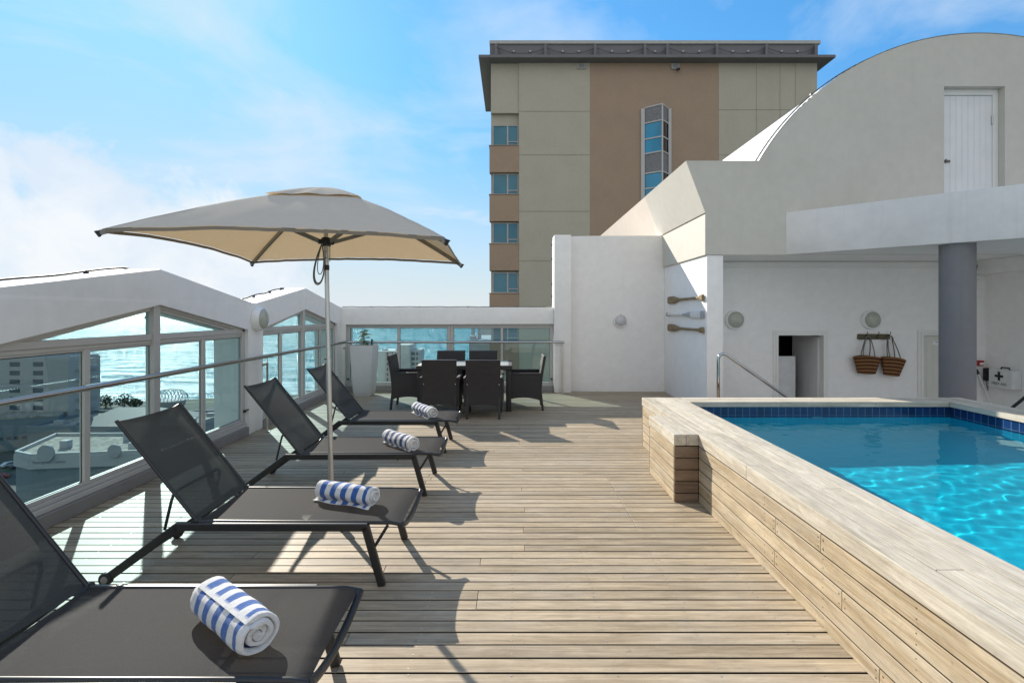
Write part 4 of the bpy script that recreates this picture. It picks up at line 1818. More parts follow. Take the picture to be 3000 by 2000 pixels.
def build_chair():
    """faces +y, back plane at y = 0"""
    root = empty('dining_chair')
    hw = .262

    def lean(z):
        return -.075 * max(0, (z - .40) / .485) ** 1.2
    b = MB()
    panel_arch(b, -hw, hw, 0.0, .045, .885, .885, .175, .212, 'x', 14, lean)
    # rolled woven top edge
    b.tube([(-hw, lean(.885) + .022, .884), (hw, lean(.885) + .022, .884)], .024, 8, True, (.45, 1))
    b.build('backrest', M['wicker'], root, smooth=40)
    st = MB()
    st.box(-hw + .03, hw - .03, .046, .54, .36, .415, .012, 2)
    st.build('seat', M['wicker'], root, smooth=30)
    fp = MB()
    panel_arch(fp, -hw + .002, hw - .002, .535, .03, .40, .40, .175, .215, 'x', 14)
    fp.build('apron', M['wicker'], root, smooth=40)
    for s in (-1, 1):
        a = MB()
        x = s * hw - (.034 if s > 0 else 0)
        x += s * .034
        panel_arch(a, .02, .57, x, .034, .60, .585, .18, .222, 'y', 14)
        a.box(x - .006, x + .040, .01, .585, .585, .622, .010, 2)
        a.build('armrest', M['wicker'], root, smooth=35)
    for (x, y0, y1) in ((-hw + .02, .022, -.02), (hw - .02, .022, -.02), (-hw + .012, .55, .565), (hw - .012, .55, .565)):
        l = MB()
        l.bar((x, y0, .36), (x + (.0), y1, 0.0), .036, .036, (0, 1, 0), .004)
        l.build('leg', M['char'], root, smooth=0)
    for s in (-1, 1):
        sc = MB()
        sc.lathe([(0, .004), (.008, .002), (.009, 0)], 12, Matrix.Translation((s * (hw - .022), -.018, .52)) @ Matrix.Rotation(R(90), 4, 'X'))
        sc.build('screw', M['chrome'], root, smooth=40)
    return root


def build_dining():
    t = empty('dining_table', (-.775, 8.715, 0))
    tag(t, 'dark wicker dining table with a white glass top between six chairs', 'table')
    x0, x1, y0, y1 = -.78, .78, -.445, .445
    rim = MB()
    rim.box(x0, x1, y0, y0 + .07, .675, .745, .008)
    rim.box(x0, x1, y1 - .07, y1, .675, .745, .008)
    rim.box(x0, x0 + .07, y0 + .0705, y1 - .0705, .675, .745, .008)
    rim.box(x1 - .07, x1, y0 + .0705, y1 - .0705, .675, .745, .008)
    rim.build('rim', M['wicker'], t, smooth=0)
    g = MB()
    g.box(x0 + .071, x1 - .071, y0 + .071, y1 - .071, .728, .7455, .002)
    g.build('table_top', plain('white_table_glass', (0.72, 0.75, 0.74), 0.12, 0, 0.6, 0.02), t, smooth=0)
    for sx in (-1, 1):
        for sy in (-1, 1):
            l = MB()
            l.box(sx * .72 - .043, sx * .72 + .043, sy * .385 - .043, sy * .385 + .043, 0, .676, .012, 2)
            l.build('leg', M['wicker'], t, smooth=30)
    ch = build_chair()
    places = [(-1.098, 7.76, 0, 'dark wicker dining chair, back to us, on the left near side of the table'),
              (-.434, 7.72, R(-.6), 'dark wicker dining chair, back to us, on the right near side of the table'),
              (-1.135, 9.52, PI, 'dark wicker dining chair on the left far side of the table, facing us'),
              (-.535, 9.52, PI, 'dark wicker dining chair on the right far side of the table, facing us'),
              (-1.985, 8.70, R(-90), 'dark wicker armchair at the planter end of the table'),
              (.485, 8.62, R(90), 'dark wicker armchair at the table end nearest the pool')]
    for i, (x, y, rz, lab) in enumerate(places):
        o = ch if i == 0 else copy_tree(ch)
        o.location = (x, y, 0)
        o.rotation_euler = (0, 0, rz)
        tag(o, lab, 'chair', 'wicker chairs around the dining table')


build_dining()

# ------------------------------------------------------------------ planter with plant
def build_planter():
    cx, cy = -2.86, 9.93
    p = MB()
    prof = [(.150, 0.0), (.168, .05), (.178, .12), (.228, .975), (.224, .982), (.205, .982), (.198, .90)]
    rings = []
    for (h, z) in prof:
        rings.append([p.bm.verts.new((cx + sx * h, cy + sy * h, z)) for sx, sy in ((-1, -1), (1, -1), (1, 1), (-1, 1))])
    for a, b in zip(rings[:-1], rings[1:]):
        for j in range(4):
            p.bm.faces.new((a[j], a[(j + 1) % 4], b[(j + 1) % 4], b[j]))
    p.bm.faces.new(rings[0][::-1])
    ed = [e for e in p.bm.edges if abs(e.verts[0].co.z - e.verts[1].co.z) > .02]
    bmesh.ops.bevel(p.bm, geom=ed, offset=.016, segments=3, affect='EDGES')
    o = p.build('planter', M['concrete'], None, smooth=40)
    tag(o, 'tall tapered square concrete planter in the corner by the windows', 'planter')
    s = MB()
    s.box(cx - .203, cx + .203, cy - .203, cy + .203, .90, .955)
    s.build('soil', M['soil'], o, smooth=0)
    root = empty('potted_plant', (cx, cy, .955))
    tag(root, 'small spiky leafed plant growing in the tall concrete planter', 'plant')
    st = MB()
    st.tube([(-.02, 0, 0), (-.015, 0, .12), (0, .01, .27)], [.012, .010, .006], 8)
    st.build('stem', plain('plant_stem', (0.16, 0.12, 0.07), 0.8), root, smooth=40)
    lf = NT('variegated_leaf')
    n1 = lf.noise(lf.coord((8, 8, 3)), 6, 3)
    lf.principled(lf.mixc(lf.ramp(n1, .45, .62), (0.06, 0.12, 0.045), (0.36, 0.40, 0.17)), .4)
    r2 = random.Random(4)
    L = MB()

    def leaf(base, az, el, ln, wd, bend):
        d = Vector((math.cos(az) * math.cos(el), math.sin(az) * math.cos(el), math.sin(el)))
        side = Matrix.Rotation(r2.uniform(-1.1, 1.1), 3, d) @ Vector((-math.sin(az), math.cos(az), 0))
        prev = None
        for k in range(8):
            t = k / 7
            c = base + d * ln * t + Vector((0, 0, -bend * ln * t * t))
            w = wd * math.sin(PI * min(1, .08 + .92 * t)) ** .7 * (1 - .3 * t)
            row = [L.bm.verts.new(c - side * w + Vector((0, 0, .25 * w))), L.bm.verts.new(c), L.bm.verts.new(c + side * w + Vector((0, 0, .25 * w)))]
            if prev:
                L.bm.faces.new((prev[0], prev[1], row[1], row[0]))
                L.bm.faces.new((prev[1], prev[2], row[2], row[1]))
            prev = row
    for k in range(26):
        h = .06 + .23 * (k / 25)
        leaf(Vector((-.012, .005, h)), k * 2.4 + r2.uniform(-.3, .3), R(r2.uniform(5, 40) + 35 * (k / 25) ** 3), r2.uniform(.13, .19), r2.uniform(.015, .021), r2.uniform(.25, .6))
    for k in range(22):
        leaf(Vector((r2.uniform(-.06, .10), r2.uniform(-.08, .08), .0)), r2.uniform(0, 6.28), R(r2.uniform(25, 70)), r2.uniform(.10, .16), r2.uniform(.010, .015), r2.uniform(.3, .8))
    L.build('leaves', lf.m, root, smooth=60)
    k = MB()
    q = P(1089.5, 1002, 9.90)
    k.tube([(q.x, q.y, .93), (q.x, q.y, 1.09)], .017, 14)
    k.tube([(q.x, q.y, 1.06), (q.x, q.y, 1.095)], .020, 14)
    o = k.build('garden_torch', M['black'], smooth=40)
    tag(o, 'short black spike light stuck in the planter beside the plant', 'light')


build_planter()

# ------------------------------------------------------------------ wall lights
def bulkhead(label, loc, normal, r, depth, lens='lens', small=False):
    n = Vector(normal).normalized()
    m = Matrix.Translation(loc) @ n.to_track_quat('Z', 'Y').to_matrix().to_4x4()
    a = MB()
    if small:
        a.lathe([(r, 0), (r, .012), (r * .97, .03), (r * .90, .035), (r * .80, .035), (r * .78, .02)], 48, m)
    else:
        a.lathe([(r, 0.001), (r, .03), (r * .985, .05), (r * .93, depth * .72), (r * .90, depth * .93), (r * .87, depth), (r * .83, depth), (r * .81, depth * .86)], 56, m)
    o = a.build('wall_light', M['lampring'], None, smooth=40)
    b = MB()
    rr = r * .785 if small else r * .835
    z = .024 if small else depth * .88
    b.lathe([(rr, z - .01), (rr, z), (rr * .9, z + .022), (rr * .6, z + .040), (rr * .3, z + .048), (0, z + .050)], 48, m)
    b.build('lens', M[lens], o, smooth=60)
    tag(o, label, 'wall light', 'round bulkhead lights on the walls')
    if small:
        s = MB()
        for k in range(3):
            ang = R(90 + 120 * k)
            s.lathe([(.007, .032), (.006, .040), (0, .041)], 10, m @ Matrix.Translation((math.cos(ang) * r * .88, math.sin(ang) * r * .88, 0)))
        s.build('screw', M['black'], o, smooth=40)
    return o


bulkhead('round white bulkhead light on the post between the two glazed gables', (XL + .001, 6.93, 1.515), (1, 0, 0), .165, .095)
bulkhead('small flat round light on the curved white wall left of the oars', (2.2, 10.398, 1.44), (0, -1, 0), .14, .04, 'lens_clear', True)
bulkhead('round bulkhead light on the wall left of the open door', (3.96, 9.119, 1.476), (0, -1, 0), .172, .070)
bulkhead('round bulkhead light above the hook rack and straw bags', (6.38, 9.119, 1.476), (0, -1, 0), .172, .070)

# ------------------------------------------------------------------ oars
def oar(label, ya, yb, za, zb, kind):
    """lies along the wall from ya (far) to yb (near); kind: 'wood' blade far, 'paint' blade near"""
    x = 3.090
    L = abs(ya - yb)
    if kind == 'wood':
        prof = [(0.0, .060, .012), (.03, .072, .014), (.20, .070, .014), (.30, .045, .018), (.37, .024, .021), (.60, .021, .021), (.80, .022, .021), (.93, .024, .022), (.935, .045, .022), (1.0, .052, .022)]
    else:
        prof = [(0, .035, .02), (.05, .036, .02), (.06, .020, .02), (.3, .021, .02), (.5, .022, .02), (.58, .025, .02), (.70, .055, .014), (.95, .062, .014), (1.0, .060, .012)]
    mb = MB()
    prev = None
    for (t, hw, ht) in prof:
        y = ya + (yb - ya) * t
        z = za + (zb - za) * t
        c = Vector((x - .032, y, z))
        ring = []
        for k in range(12):
            a = 2 * PI * k / 12
            ca, sa = math.cos(a), math.sin(a)
            ring.append(mb.bm.verts.new((c.x + ht * math.copysign(abs(ca) ** .7, ca), c.y, c.z + hw * math.copysign(abs(sa) ** .7, sa))))
        if prev:
            for k in range(12):
                mb.bm.faces.new((prev[k], prev[(k + 1) % 12], ring[(k + 1) % 12], ring[k]))
        else:
            mb.bm.faces.new(ring[::-1])
        prev = ring
    mb.bm.faces.new(prev)
    if kind == 'paint':
        o = mb.build('oar', [M['oar_white'], M['oar_grey']], None, smooth=40)
        for p in o.data.polygons:
            t = (p.center.y - ya) / (yb - ya)
            p.material_index = 1 if (.16 < t < .30 and False) or t > .88 or .50 < t < .66 or t < .05 else 0
    else:
        o = mb.build('oar', M['oar'], None, smooth=40)
    tag(o, label, 'oar', 'oars mounted on the white side wall')


def oz(py, px):
    d = 3.06 * 1500 / (px - 1500)
    return d, H - (py - 916) * d / 1500


da, za = oz(880, 1957); db, zb = oz(871, 2060)
oar('weathered wooden oar, topmost of the three on the wall', da, db, za, zb, 'wood')
da, za = oz(921, 1954); db, zb = oz(921.5, 2060)
oar('white and grey painted oar between the two wooden ones', da, db, za, zb, 'paint')
da, za = oz(959, 1957); db, zb = oz(967, 2060)
oar('weathered wooden oar, lowest of the three on the wall', da, db, za, zb, 'wood')

# ------------------------------------------------------------------ hook rack, bags, first aid, alarm, phone, broom, camera
def wall_things():
    D = 9.119
    S_ = D / 1500

    def w(px, py, off=0.0):
        return Vector(((px - 1500) * S_, D - off, H - (py - 916) * S_))
    rk = empty('hook_rack', w(2557, 985))
    tag(rk, 'rough driftwood board with three iron hooks above the bags', 'hook rack')
    mb = MB()
    a, b = w(2511, 978), w(2605, 994)
    n = 20
    poly_t, poly_b = [], []
    r2 = random.Random(2)
    for i in range(n + 1):
        t = i / n
        x = a.x + (b.x - a.x) * t
        e = (.008 if i in (0, n) else 0)
        poly_t.append((x + r2.uniform(-.004, .004), a.z + r2.uniform(-.003, .003) - e))
        poly_b.append((x + r2.uniform(-.004, .004), b.z + r2.uniform(-.003, .003) + e))
    mb.prism(poly_t + poly_b[::-1], lambda u, v, d: (u - rk.location.x, d, v - rk.location.z), -.022, -.001)
    mb.build('board', M['rack'], rk, smooth=0)
    for px in (2534.5, 2568, 2602):
        p = w(px, 985) - rk.location
        h = MB()
        h.tube([(p.x, -.024, p.z + .02), (p.x, -.045, p.z + .035), (p.x + .004, -.06, p.z + .065), (p.x + .006, -.05, p.z + .085)], .006, 8)
        h.tube([(p.x, -.024, p.z + .0), (p.x - .012, -.04, p.z - .03), (p.x - .02, -.065, p.z - .045), (p.x - .028, -.085, p.z - .03)], .006, 8)
        h.box(p.x - .012, p.x + .012, -.028, -.022, p.z - .03, p.z + .03)
        h.build('hook', M['char'], rk, smooth=40)

    def bag(label, hx, cx, ty, by, tw, bw, tilt):
        c = w(cx, (ty + by) / 2, .10)
        root = empty('straw_bag', c)
        root.rotation_euler = (0, tilt, 0)
        tag(root, label, 'bag', 'straw bags hanging on the hook rack')
        hgt = (by - ty) * S_
        mb = MB()
        nu, nv = 40, 14
        vs = []
        for j in range(nv + 1):
            v = j / nv
            wd = (bw + (tw - bw) * v) / 2
            dp = .055 + .03 * v
            row = []
            for i in range(nu):
                a = 2 * PI * i / nu
                ca, sa = math.cos(a), math.sin(a)
                x = wd * math.copysign(abs(ca) ** .8, ca)
                y = dp * math.copysign(abs(sa) ** .8, sa)
                arch = .05 * (1 - (x / wd) ** 2)
                z = -hgt / 2 + (hgt) * v + arch * (v * 1.0 - .25)
                row.append(mb.bm.verts.new((x, y, z)))
            vs.append(row)
        for j in range(nv):
            for i in range(nu):
                mb.bm.faces.new((vs[j][i], vs[j][(i + 1) % nu], vs[j + 1][(i + 1) % nu], vs[j + 1][i]))
        mb.bm.faces.new(vs[0][::-1])
        mb.build('body', M['basket'], root, smooth=50)
        inv = root.matrix_basis.inverted() if False else None
        rel = w(hx, 987, .075) - c
        rot = Matrix.Rotation(-tilt, 3, 'Y')
        rel = rot @ rel
        for yy, sp in ((-.05, .085), (.055, .075)):
            hd = MB()
            top = rel + Vector((0, 0, .0))
            l0 = Vector((-tw * .22, yy, hgt / 2 + .01))
            r0 = Vector((tw * .22 - (0 if yy < 0 else .03), yy, hgt / 2 + .01))
            if yy > 0:
                l0.x += .035
            pts = []
            for k in range(9):
                t = k / 8
                q = l0.lerp(Vector((top.x - sp * .55, top.y + yy * .2, top.z - .05)), t)
                q.x -= .012 * math.sin(PI * t)
                pts.append(q)
            for k in range(1, 6):
                a = PI - PI * k / 6
                pts.append(Vector((top.x + sp * .55 * math.cos(a), top.y + yy * .1, top.z - .05 + .07 * math.sin(a))))
            for k in range(9):
                t = k / 8
                q = Vector((top.x + sp * .55, top.y + yy * .2, top.z - .05)).lerp(r0, t)
                q.x += .012 * math.sin(PI * t)
                pts.append(q)
            hd.tube(pts, .0085, 8)
            hd.build('handle', M['rope'], root, smooth=60)
    bag('striped straw bag on the left hook of the rack', 2534.5, 2528, 1046, 1091, 78 * S_, 51 * S_, R(2))
    bag('striped straw bag on the right hook, tilted and hanging slightly lower', 2600, 2602, 1050, 1097, 71 * S_, 44 * S_, R(7))

    # first aid box on the side wall
    X = 8.429
    fa = empty('first_aid_box', (X, 8.85, .40))
    tag(fa, 'white first aid case with a black cross on the right side wall', 'first aid box')

    def wx(px, py):
        d = X * 1500 / (px - 1500)
        return d, H - (py - 916) * d / 1500
    d0, zt = wx(2896, 1078)
    d1, zb = wx(2966, 1136)
    y0, y1 = 8.46, 8.89
    z0, z1 = .32, .64
    y0 -= 8.85; y1 -= 8.85; z0 -= .40; z1 -= .40
    b = MB()
    b.box(-.16, -.001, y0, y1, z0, z1, .018, 3)
    b.build('case', M['box_white'], fa, smooth=35)
    hn = MB()
    hn.tube([(-.08, y0 + .28, z1), (-.08, y0 + .27, z1 + .03), (-.08, y0 + .14, z1 + .03), (-.08, y0 + .13, z1)], .012, 8)
    hn.build('handle', M['black'], fa, smooth=40)
    cr = MB()
    cy, cz = (y0 + y1) / 2 + .02, z0 + .205
    cr.box(-.1625, -.1602, cy - .022, cy + .022, cz - .075, cz + .075)
    cr.box(-.1625, -.1602, cy - .075, cy - .0225, cz - .021, cz + .021)
    cr.box(-.1625, -.1602, cy + .0225, cy + .075, cz - .021, cz + .021)
    cr.build('cross', M['ink'], fa, smooth=0)
    text('FIRST AID', .062, (-.1612, cy, z0 + .075), (R(90), 0, R(-90)), M['ink'], fa)

    # wall telephone with coiled cord
    ph = empty('wall_telephone', w(2885, 1096))
    tag(ph, 'black wall telephone with a hanging cord beside the first aid case', 'telephone')
    b = MB()
    b.box(-.045, .055, -.09, -.001, -.11, .12, .02, 2)
    b.build('body', M['black'], ph, smooth=35)
    cd = MB()
    pts = []
    for i in range(60):
        t = i / 59
        a = t * 2 * PI * 14
        base = Vector((-.02 + .13 * t, -.05, -.10 - .26 * math.sin(PI * min(1, t * 1.0)) * (1 - .35 * t)))
        pts.append(base + Vector((.009 * math.cos(a), .009 * math.sin(a), 0)))
    cd.tube(pts, .006, 6)
    cd.build('cord', M['black'], ph, smooth=60)
    # red call point
    al = empty('fire_alarm', w(2865, 1063))
    tag(al, 'small red fire alarm call point on the wall beside the grey column', 'fire alarm')
    b = MB()
    b.box(-.068, .068, -.05, -.001, -.048, .048, .006, 2)
    b.build('case', M['red'], al, smooth=30)
    b = MB()
    b.box(-.012, .060, -.053, -.0505, -.028, .012)
    b.build('plate', M['label_white'], al, smooth=0)
    # broom handle
    b = MB()
    p, q = w(2861, 1092, .03), w(2905, 1250, .20)
    b.tube([p, q], .014, 10)
    o = b.build('broom', M['label_white'], smooth=40)
    tag(o, 'white broom handle leaning in the corner behind the column', 'broom')
    b = MB()
    d = (p - q).normalized()
    b.tube([p - d * .02, p + d * .07], .019, 10)
    b.build('grip', M['black'], o, smooth=40)
    b = MB()
    b.box(q.x - .15, q.x + .15, q.y - .03, q.y + .03, q.z - .02, q.z + .08, .01)
    b.build('head', M['black'], o, smooth=30)
    # security camera under the beam
    c = P(2852, 812, 8.9)
    sc_ = empty('security_camera', c)
    tag(sc_, 'small security camera with a looped cable behind the grey column', 'camera')
    b = MB()
    b.lathe([(0, -.05), (.055, -.045), (.06, .02), (.05, .035), (0, .035)], 24, Matrix.Translation((.04, 0, 0)) @ Matrix.Rotation(R(90), 4, 'Y'))
    b.build('body', M['box_white'], sc_, smooth=40)
    b = MB()
    b.tube([(.05, .02, .05), (.09, .03, .20), (.06, .03, .26), (.02, .03, .24), (.04, .06, .30)], .009, 8)
    b.build('cable', M['cable'], sc_, smooth=60)


wall_things()

# ------------------------------------------------------------------ tower behind
def build_tower():
    root = empty('tower_block', (0, 0, 0))
    tag(root, 'beige and brown hotel tower with a bay window rising behind the roof terrace', 'building')
    D = 30.0
    s = D / 1500

    def X(px):
        return (px - 1500) * s

    def Z(py):
        return H - (py - 916) * s
    zb = -44.0
    zt = 16.22
    w = MB()
    w.box(X(1520), X(1728), D, D + 7, zb, zt)
    w.box(X(2106), X(2394), D, D + 7, zb, zt)
    w.box(X(1438), X(1520) - .002, D + .08, D + 7, Z(330), zt)
    w.box(X(1438), X(1520) - .002, D + .35, D + 7, zb, Z(330) - .002)
    w.build('wall', M['tower_beige'], root, smooth=0)
    w = MB()
    w.box(X(1728) + .002, X(2106) - .002, D + .012, D + 7, zb, zt)
    w.build('brown_wall', M['tower_brown'], root, smooth=0)
    # movement joints
    j = MB()
    for py in (326.5, 454, 619, 764):
        j.box(X(1520), X(1728), D - .012, D - .001, Z(py) - .016, Z(py) + .016)
    for py in (322, 454):
        j.box(X(2106), X(2394), D - .012, D - .001, Z(py) - .016, Z(py) + .016)
    for px in (2216, 2285, 2330):
        j.box(X(px) - .010, X(px) + .010, D - .012, D - .001, Z(480), zt)
    j.build('joint', M['joint'], root, smooth=0)
    # roof slab with overhang, parapet, cap
    r = MB()
    r.box(-1.92, 18.57, 29.35, 37.3, zt, 16.39, .02)
    r.build('roof_slab', M['tower_grey'], root, smooth=0)
    p = MB()
    p.box(X(1435), X(2396), D, D + .3, 16.391, Z(131))
    p.box(X(1435), X(1435) + .3, D + .301, D + 6.5, 16.391, Z(131))
    p.box(X(2396) - .3, X(2396), D + .301, D + 6.5, 16.391, Z(131))
    p.build('parapet', M['tower_grey'], root, smooth=0)
    c = MB()
    c.box(X(1434) - .0, X(2402), D - .10, D + .45, Z(131) + .001, Z(120.7), .02)
    c.build('parapet_cap', M['tower_cap'], root, smooth=0)
    for px in (1456, 1600, 1744, 1889, 1954, 2098, 2242, 2385):
        b = MB()
        x = X(px)
        b.box(x - .09, x + .09, D - .22, D - .001, 16.42, 17.15)
        b.box(x - .13, x + .02, D - .30, D - .221, 16.55, 17.20)
        b.build('bracket', M['tower_grey'], root, smooth=0)
    lamp = MB()
    for px in (1505, 1553, 1648, 1695, 1792, 1840, 1918, 2000, 2047, 2145, 2190, 2288, 2334):
        lamp.box(X(px) - .05, X(px) + .05, D - .10, D - .001, 16.82, 16.92)
    lamp.build('parapet_lights', M['tower_cap'], root, smooth=0)
    wire = MB()
    seg = [1456, 1600, 1744, 1889, 1954, 2098, 2242, 2385]
    for a, b in zip(seg[:-1], seg[1:]):
        pts = [(X(a + (b - a) * t / 8), D - .24, 17.0 - .35 * (1 - (2 * t / 8 - 1) ** 2)) for t in range(9)]
        wire.tube(pts, .012, 5)
    wire.build('parapet_wire', M['cable'], root, smooth=60)
    for px in (1637, 1844, 2041):
        d = MB()
        d.lathe([(.98, 0), (.95, .12), (.78, .26), (.45, .38), (.12, .42), (0, .425)], 24, Matrix.Translation((X(px), D + 1.6, Z(131) + .42)))
        d.build('roof_dome', M['tower_grey'], root, smooth=50)
    # corner windows and brown spandrels
    rows = [365, 508, 652, 797, 941]
    for py in rows:
        f = MB()
        x0, x1 = X(1443), X(1519)
        z1, z0 = Z(py), Z(py + 61)
        y = D + .10
        f.box(x0, x0 + .05, y, y + .1, z0, z1); f.box(x1 - .05, x1, y, y + .1, z0, z1)
        f.box(x0 + .051, x1 - .051, y, y + .1, z1 - .05, z1); f.box(x0 + .051, x1 - .051, y, y + .1, z0, z0 + .05)
        xm = x0 + (x1 - x0) * .58
        f.box(xm - .04, xm + .04, y + .002, y + .1, z0 + .051, z1 - .051)
        f.box(xm + .041, x1 - .051, y + .004, y + .1, z0 + .22, z0 + .27)
        win = f.build('window', plain('tower_window_frame', (0.42, 0.40, 0.37), .5), root, smooth=0)
        g = MB()
        g.box(x0 + .04, x1 - .04, y + .05, y + .07, z0 + .04, z1 - .04)
        g.build('pane', M['glass_teal'], win, smooth=0)
        sp = MB()
        zs0 = Z(py + 61 + 81) + .02
        sp.box(X(1434), X(1520) - .004, D - .05, D + .5, zs0, z0 - .04, .02)
        sp.box(X(1434) - .03, X(1520) - .004, D - .08, D + .5, z0 - .039, z0 - .002)
        sp.build('spandrel', M['tower_brown'], root, smooth=0)
    # vents
    for px in (1703, 1977.5):
        v = MB()
        x, z = X(px), Z(196)
        v.box(x - .23, x + .23, D - .10, D - .001, z - .16, z + .16, .01)
        v.build('vent', M['tower_cap'], root, smooth=0)
        v2 = MB()
        for k in range(5):
            v2.box(x - .17, x + .17, D - .108, D - .1005, z - .11 + k * .05, z - .085 + k * .05)
        v2.build('louvres', M['tower_grey'], root, smooth=0)
    v = MB()
    v.tube([(X(1984), D - .1, Z(206)), (X(1984), D - .3, Z(210))], .08, 10)
    v.build('roof_camera', M['black'], root, smooth=40)
    # triangular bay window
    xa, xb, xc = X(1877), X(1966), X(1931)
    bl, br = X(1888), X(1957)
    ya = D - .02
    yc = D - .62
    fr = MB()
    zt_, zb_ = Z(320), Z(1100)
    fr.box(xa, bl, D - .10, D - .001, zb_, zt_, .01)
    fr.box(br, xb, D - .10, D - .001, zb_, zt_, .01)
    fr.box(xc - .04, xc + .04, yc - .06, yc + .02, zb_, zt_ + .02)
    fr.prism([(bl, D - .02), (xc, yc - .03), (br, D - .02)], lambda u, v, d: (u, v, d), zt_ + .021, zt_ + .10)
    levels = [(320, 361, 'mesh'), (366, 408, 'glass'), (412, 450, 'glass'), (454, 508, 'mesh'), (513, 552, 'glass'), (556, 596, 'glass'), (600, 655, 'mesh'), (660, 700, 'glass')]
    for (p0, p1, k) in levels:
        z0 = Z(p1)
        for (e0, e1) in (((bl, D - .03), (xc, yc)), ((xc, yc), (br, D - .03))):
            fr.bar((e0[0], e0[1] - .01, z0 - .04), (e1[0], e1[1] - .01, z0 - .04), .06, .075)
    bay = fr.build('bay_window', M['frame'], root, smooth=0)
    for (p0, p1, k) in levels:
        z1, z0 = Z(p0), Z(p1)
        for side, (e0, e1) in (('l', ((bl, D - .02), (xc, yc))), ('r', ((xc, yc), (br, D - .02)))):
            g = MB()
            g.quad([(e0[0], e0[1], z0), (e1[0], e1[1], z0), (e1[0], e1[1], z1), (e0[0], e0[1], z1)])
            if k == 'mesh':
                g.build('grille', M['mesh'], bay, smooth=0)
            else:
                g.build('pane', M['glass_blue'] if side == 'l' else M['glass_dark'], bay, smooth=0)


build_tower()

# ------------------------------------------------------------------ the town and sea below
GZ = -44.0


def sea_mat():
    t = NT('sea_water')
    co = t.coord((1, 1, 1))
    n1 = t.noise(t.coord((0.045, 0.075, 1)), 1.0, 5, 0.6)
    n2 = t.noise(t.coord((0.26, 0.20, 1)), 1.0, 4, 0.65)
    n3 = t.noise(t.coord((0.12, 1.0, 1)), 0.045, 4, 0.55)
    tc = t.n('ShaderNodeTexCoord')
    sp = t.n('ShaderNodeSeparateXYZ')
    t.link(tc.outputs['Object'], sp.inputs[0])
    chop = t.noise(t.coord((0.22, 0.13, 1)), 1.0, 5, 0.65)
    col = t.mixc(t.ramp(chop, .36, .64), (0.008, 0.105, 0.135), (0.035, 0.27, 0.325))
    # breakers near the shore
    sh = t.ramp(t.math('ADD', sp.outputs[1], t.math('MULTIPLY', t.math('SUBTRACT', n3, .5), 90)), 262, 420, 1, 0)
    fo = t.math('MULTIPLY', sh, t.ramp(t.noise(t.coord((0.10, 1.0, 1)), 0.085, 6, .7, .4), .46, .60))
    col = t.mixc(fo, col, (0.72, 0.74, 0.74))
    slick = t.noise(t.coord((0.022, 0.075, 1)), 1.0, 6, 0.62, 0.8)
    h = t.math('ADD', n1, t.math('MULTIPLY', n2, 0.75))
    bm = t.n('ShaderNodeBump')
    bm.inputs['Strength'].default_value = 1.0
    bm.inputs['Distance'].default_value = 4.2
    t.link(h, bm.inputs['Height'])
    df = t.n('ShaderNodeBsdfDiffuse')
    t.link(col, df.inputs[0])
    gl = t.n('ShaderNodeBsdfGlossy')
    t.link(t.ramp(slick, .40, .60, .10, .42), gl.inputs['Roughness'])
    t.link(bm.outputs[0], gl.inputs['Normal'])
    mx = t.n('ShaderNodeMixShader')
    mx.inputs[0].default_value = 0.155
    t.link(df.outputs[0], mx.inputs[1])
    t.link(gl.outputs[0], mx.inputs[2])
    t.link(mx.outputs[0], t.out.inputs[0])
    return t.m


def ground_mat():
    t = NT('town_ground')
    n1 = t.noise(t.coord(), 0.03, 6, .6)
    n2 = t.noise(t.coord(), 0.4, 5, .6)
    col = t.mixc(t.ramp(n1, .42, .58), (0.10, 0.10, 0.10), (0.055, 0.085, 0.05))
    col = t.mixc(t.math('MULTIPLY', t.ramp(n2, .5, .8), .5), col, (0.17, 0.16, 0.14))
    t.principled(col, .9, 0, .2)
    return t.m


def build_setting():
    s = MB()
    s.quad([(-150000, 150, GZ - .6), (150000, 150, GZ - .6), (150000, 250000, GZ - .6), (-150000, 250000, GZ - .6)])
    struct(s.build('sea', sea_mat(), None, smooth=0))
    g = MB()
    shore = [(-1500, 225), (-700, 245), (-320, 258), (-200, 262), (-120, 285), (-85, 400), (-40, 500), (100, 560), (600, 640), (1500, 640)]
    poly = [(-1500, -300)] + shore + [(1500, -300)]
    g.prism(poly, lambda u, v, d: (u, v, d), GZ - 3, GZ)
    struct(g.build('ground', ground_mat(), None, smooth=0))
    b = MB()
    for (a, c) in zip(shore[:-1], shore[1:]):
        b.quad([(a[0], a[1] + 1, GZ - .2), (c[0], c[1] + 1, GZ - .2), (c[0], c[1] - 13, GZ + .03), (a[0], a[1] - 13, GZ + .03)])
    struct(b.build('beach', plain('sand', (0.42, 0.35, 0.25), .95, 0, .1, .15, .2), None, smooth=0))
    r = MB()
    r.quad([(-700, 214, GZ + .05), (-40, 226, GZ + .05), (-40, 236, GZ + .05), (-700, 224, GZ + .05)])
    r.quad([(-260, 92, GZ + .05), (-40, 88, GZ + .05), (-40, 102, GZ + .05), (-260, 106, GZ + .05)])
    struct(r.build('road', plain('asphalt', (0.055, 0.056, 0.06), .9, 0, .2, .15, .5), None, smooth=0))
    l = MB()
    l.quad([(-170, 40, GZ + .04), (-50, 40, GZ + .04), (-50, 87, GZ + .04), (-170, 90, GZ + .04)])
    l.quad([(-110, 180, GZ + .04), (-60, 180, GZ + .04), (-70, 222, GZ + .04), (-120, 222, GZ + .04)])
    o = l.build('lawn', plain('lawn_grass', (0.015, 0.085, 0.075), .95, 0, .1, .3, .3), None, smooth=0)
    struct(o)


build_setting()

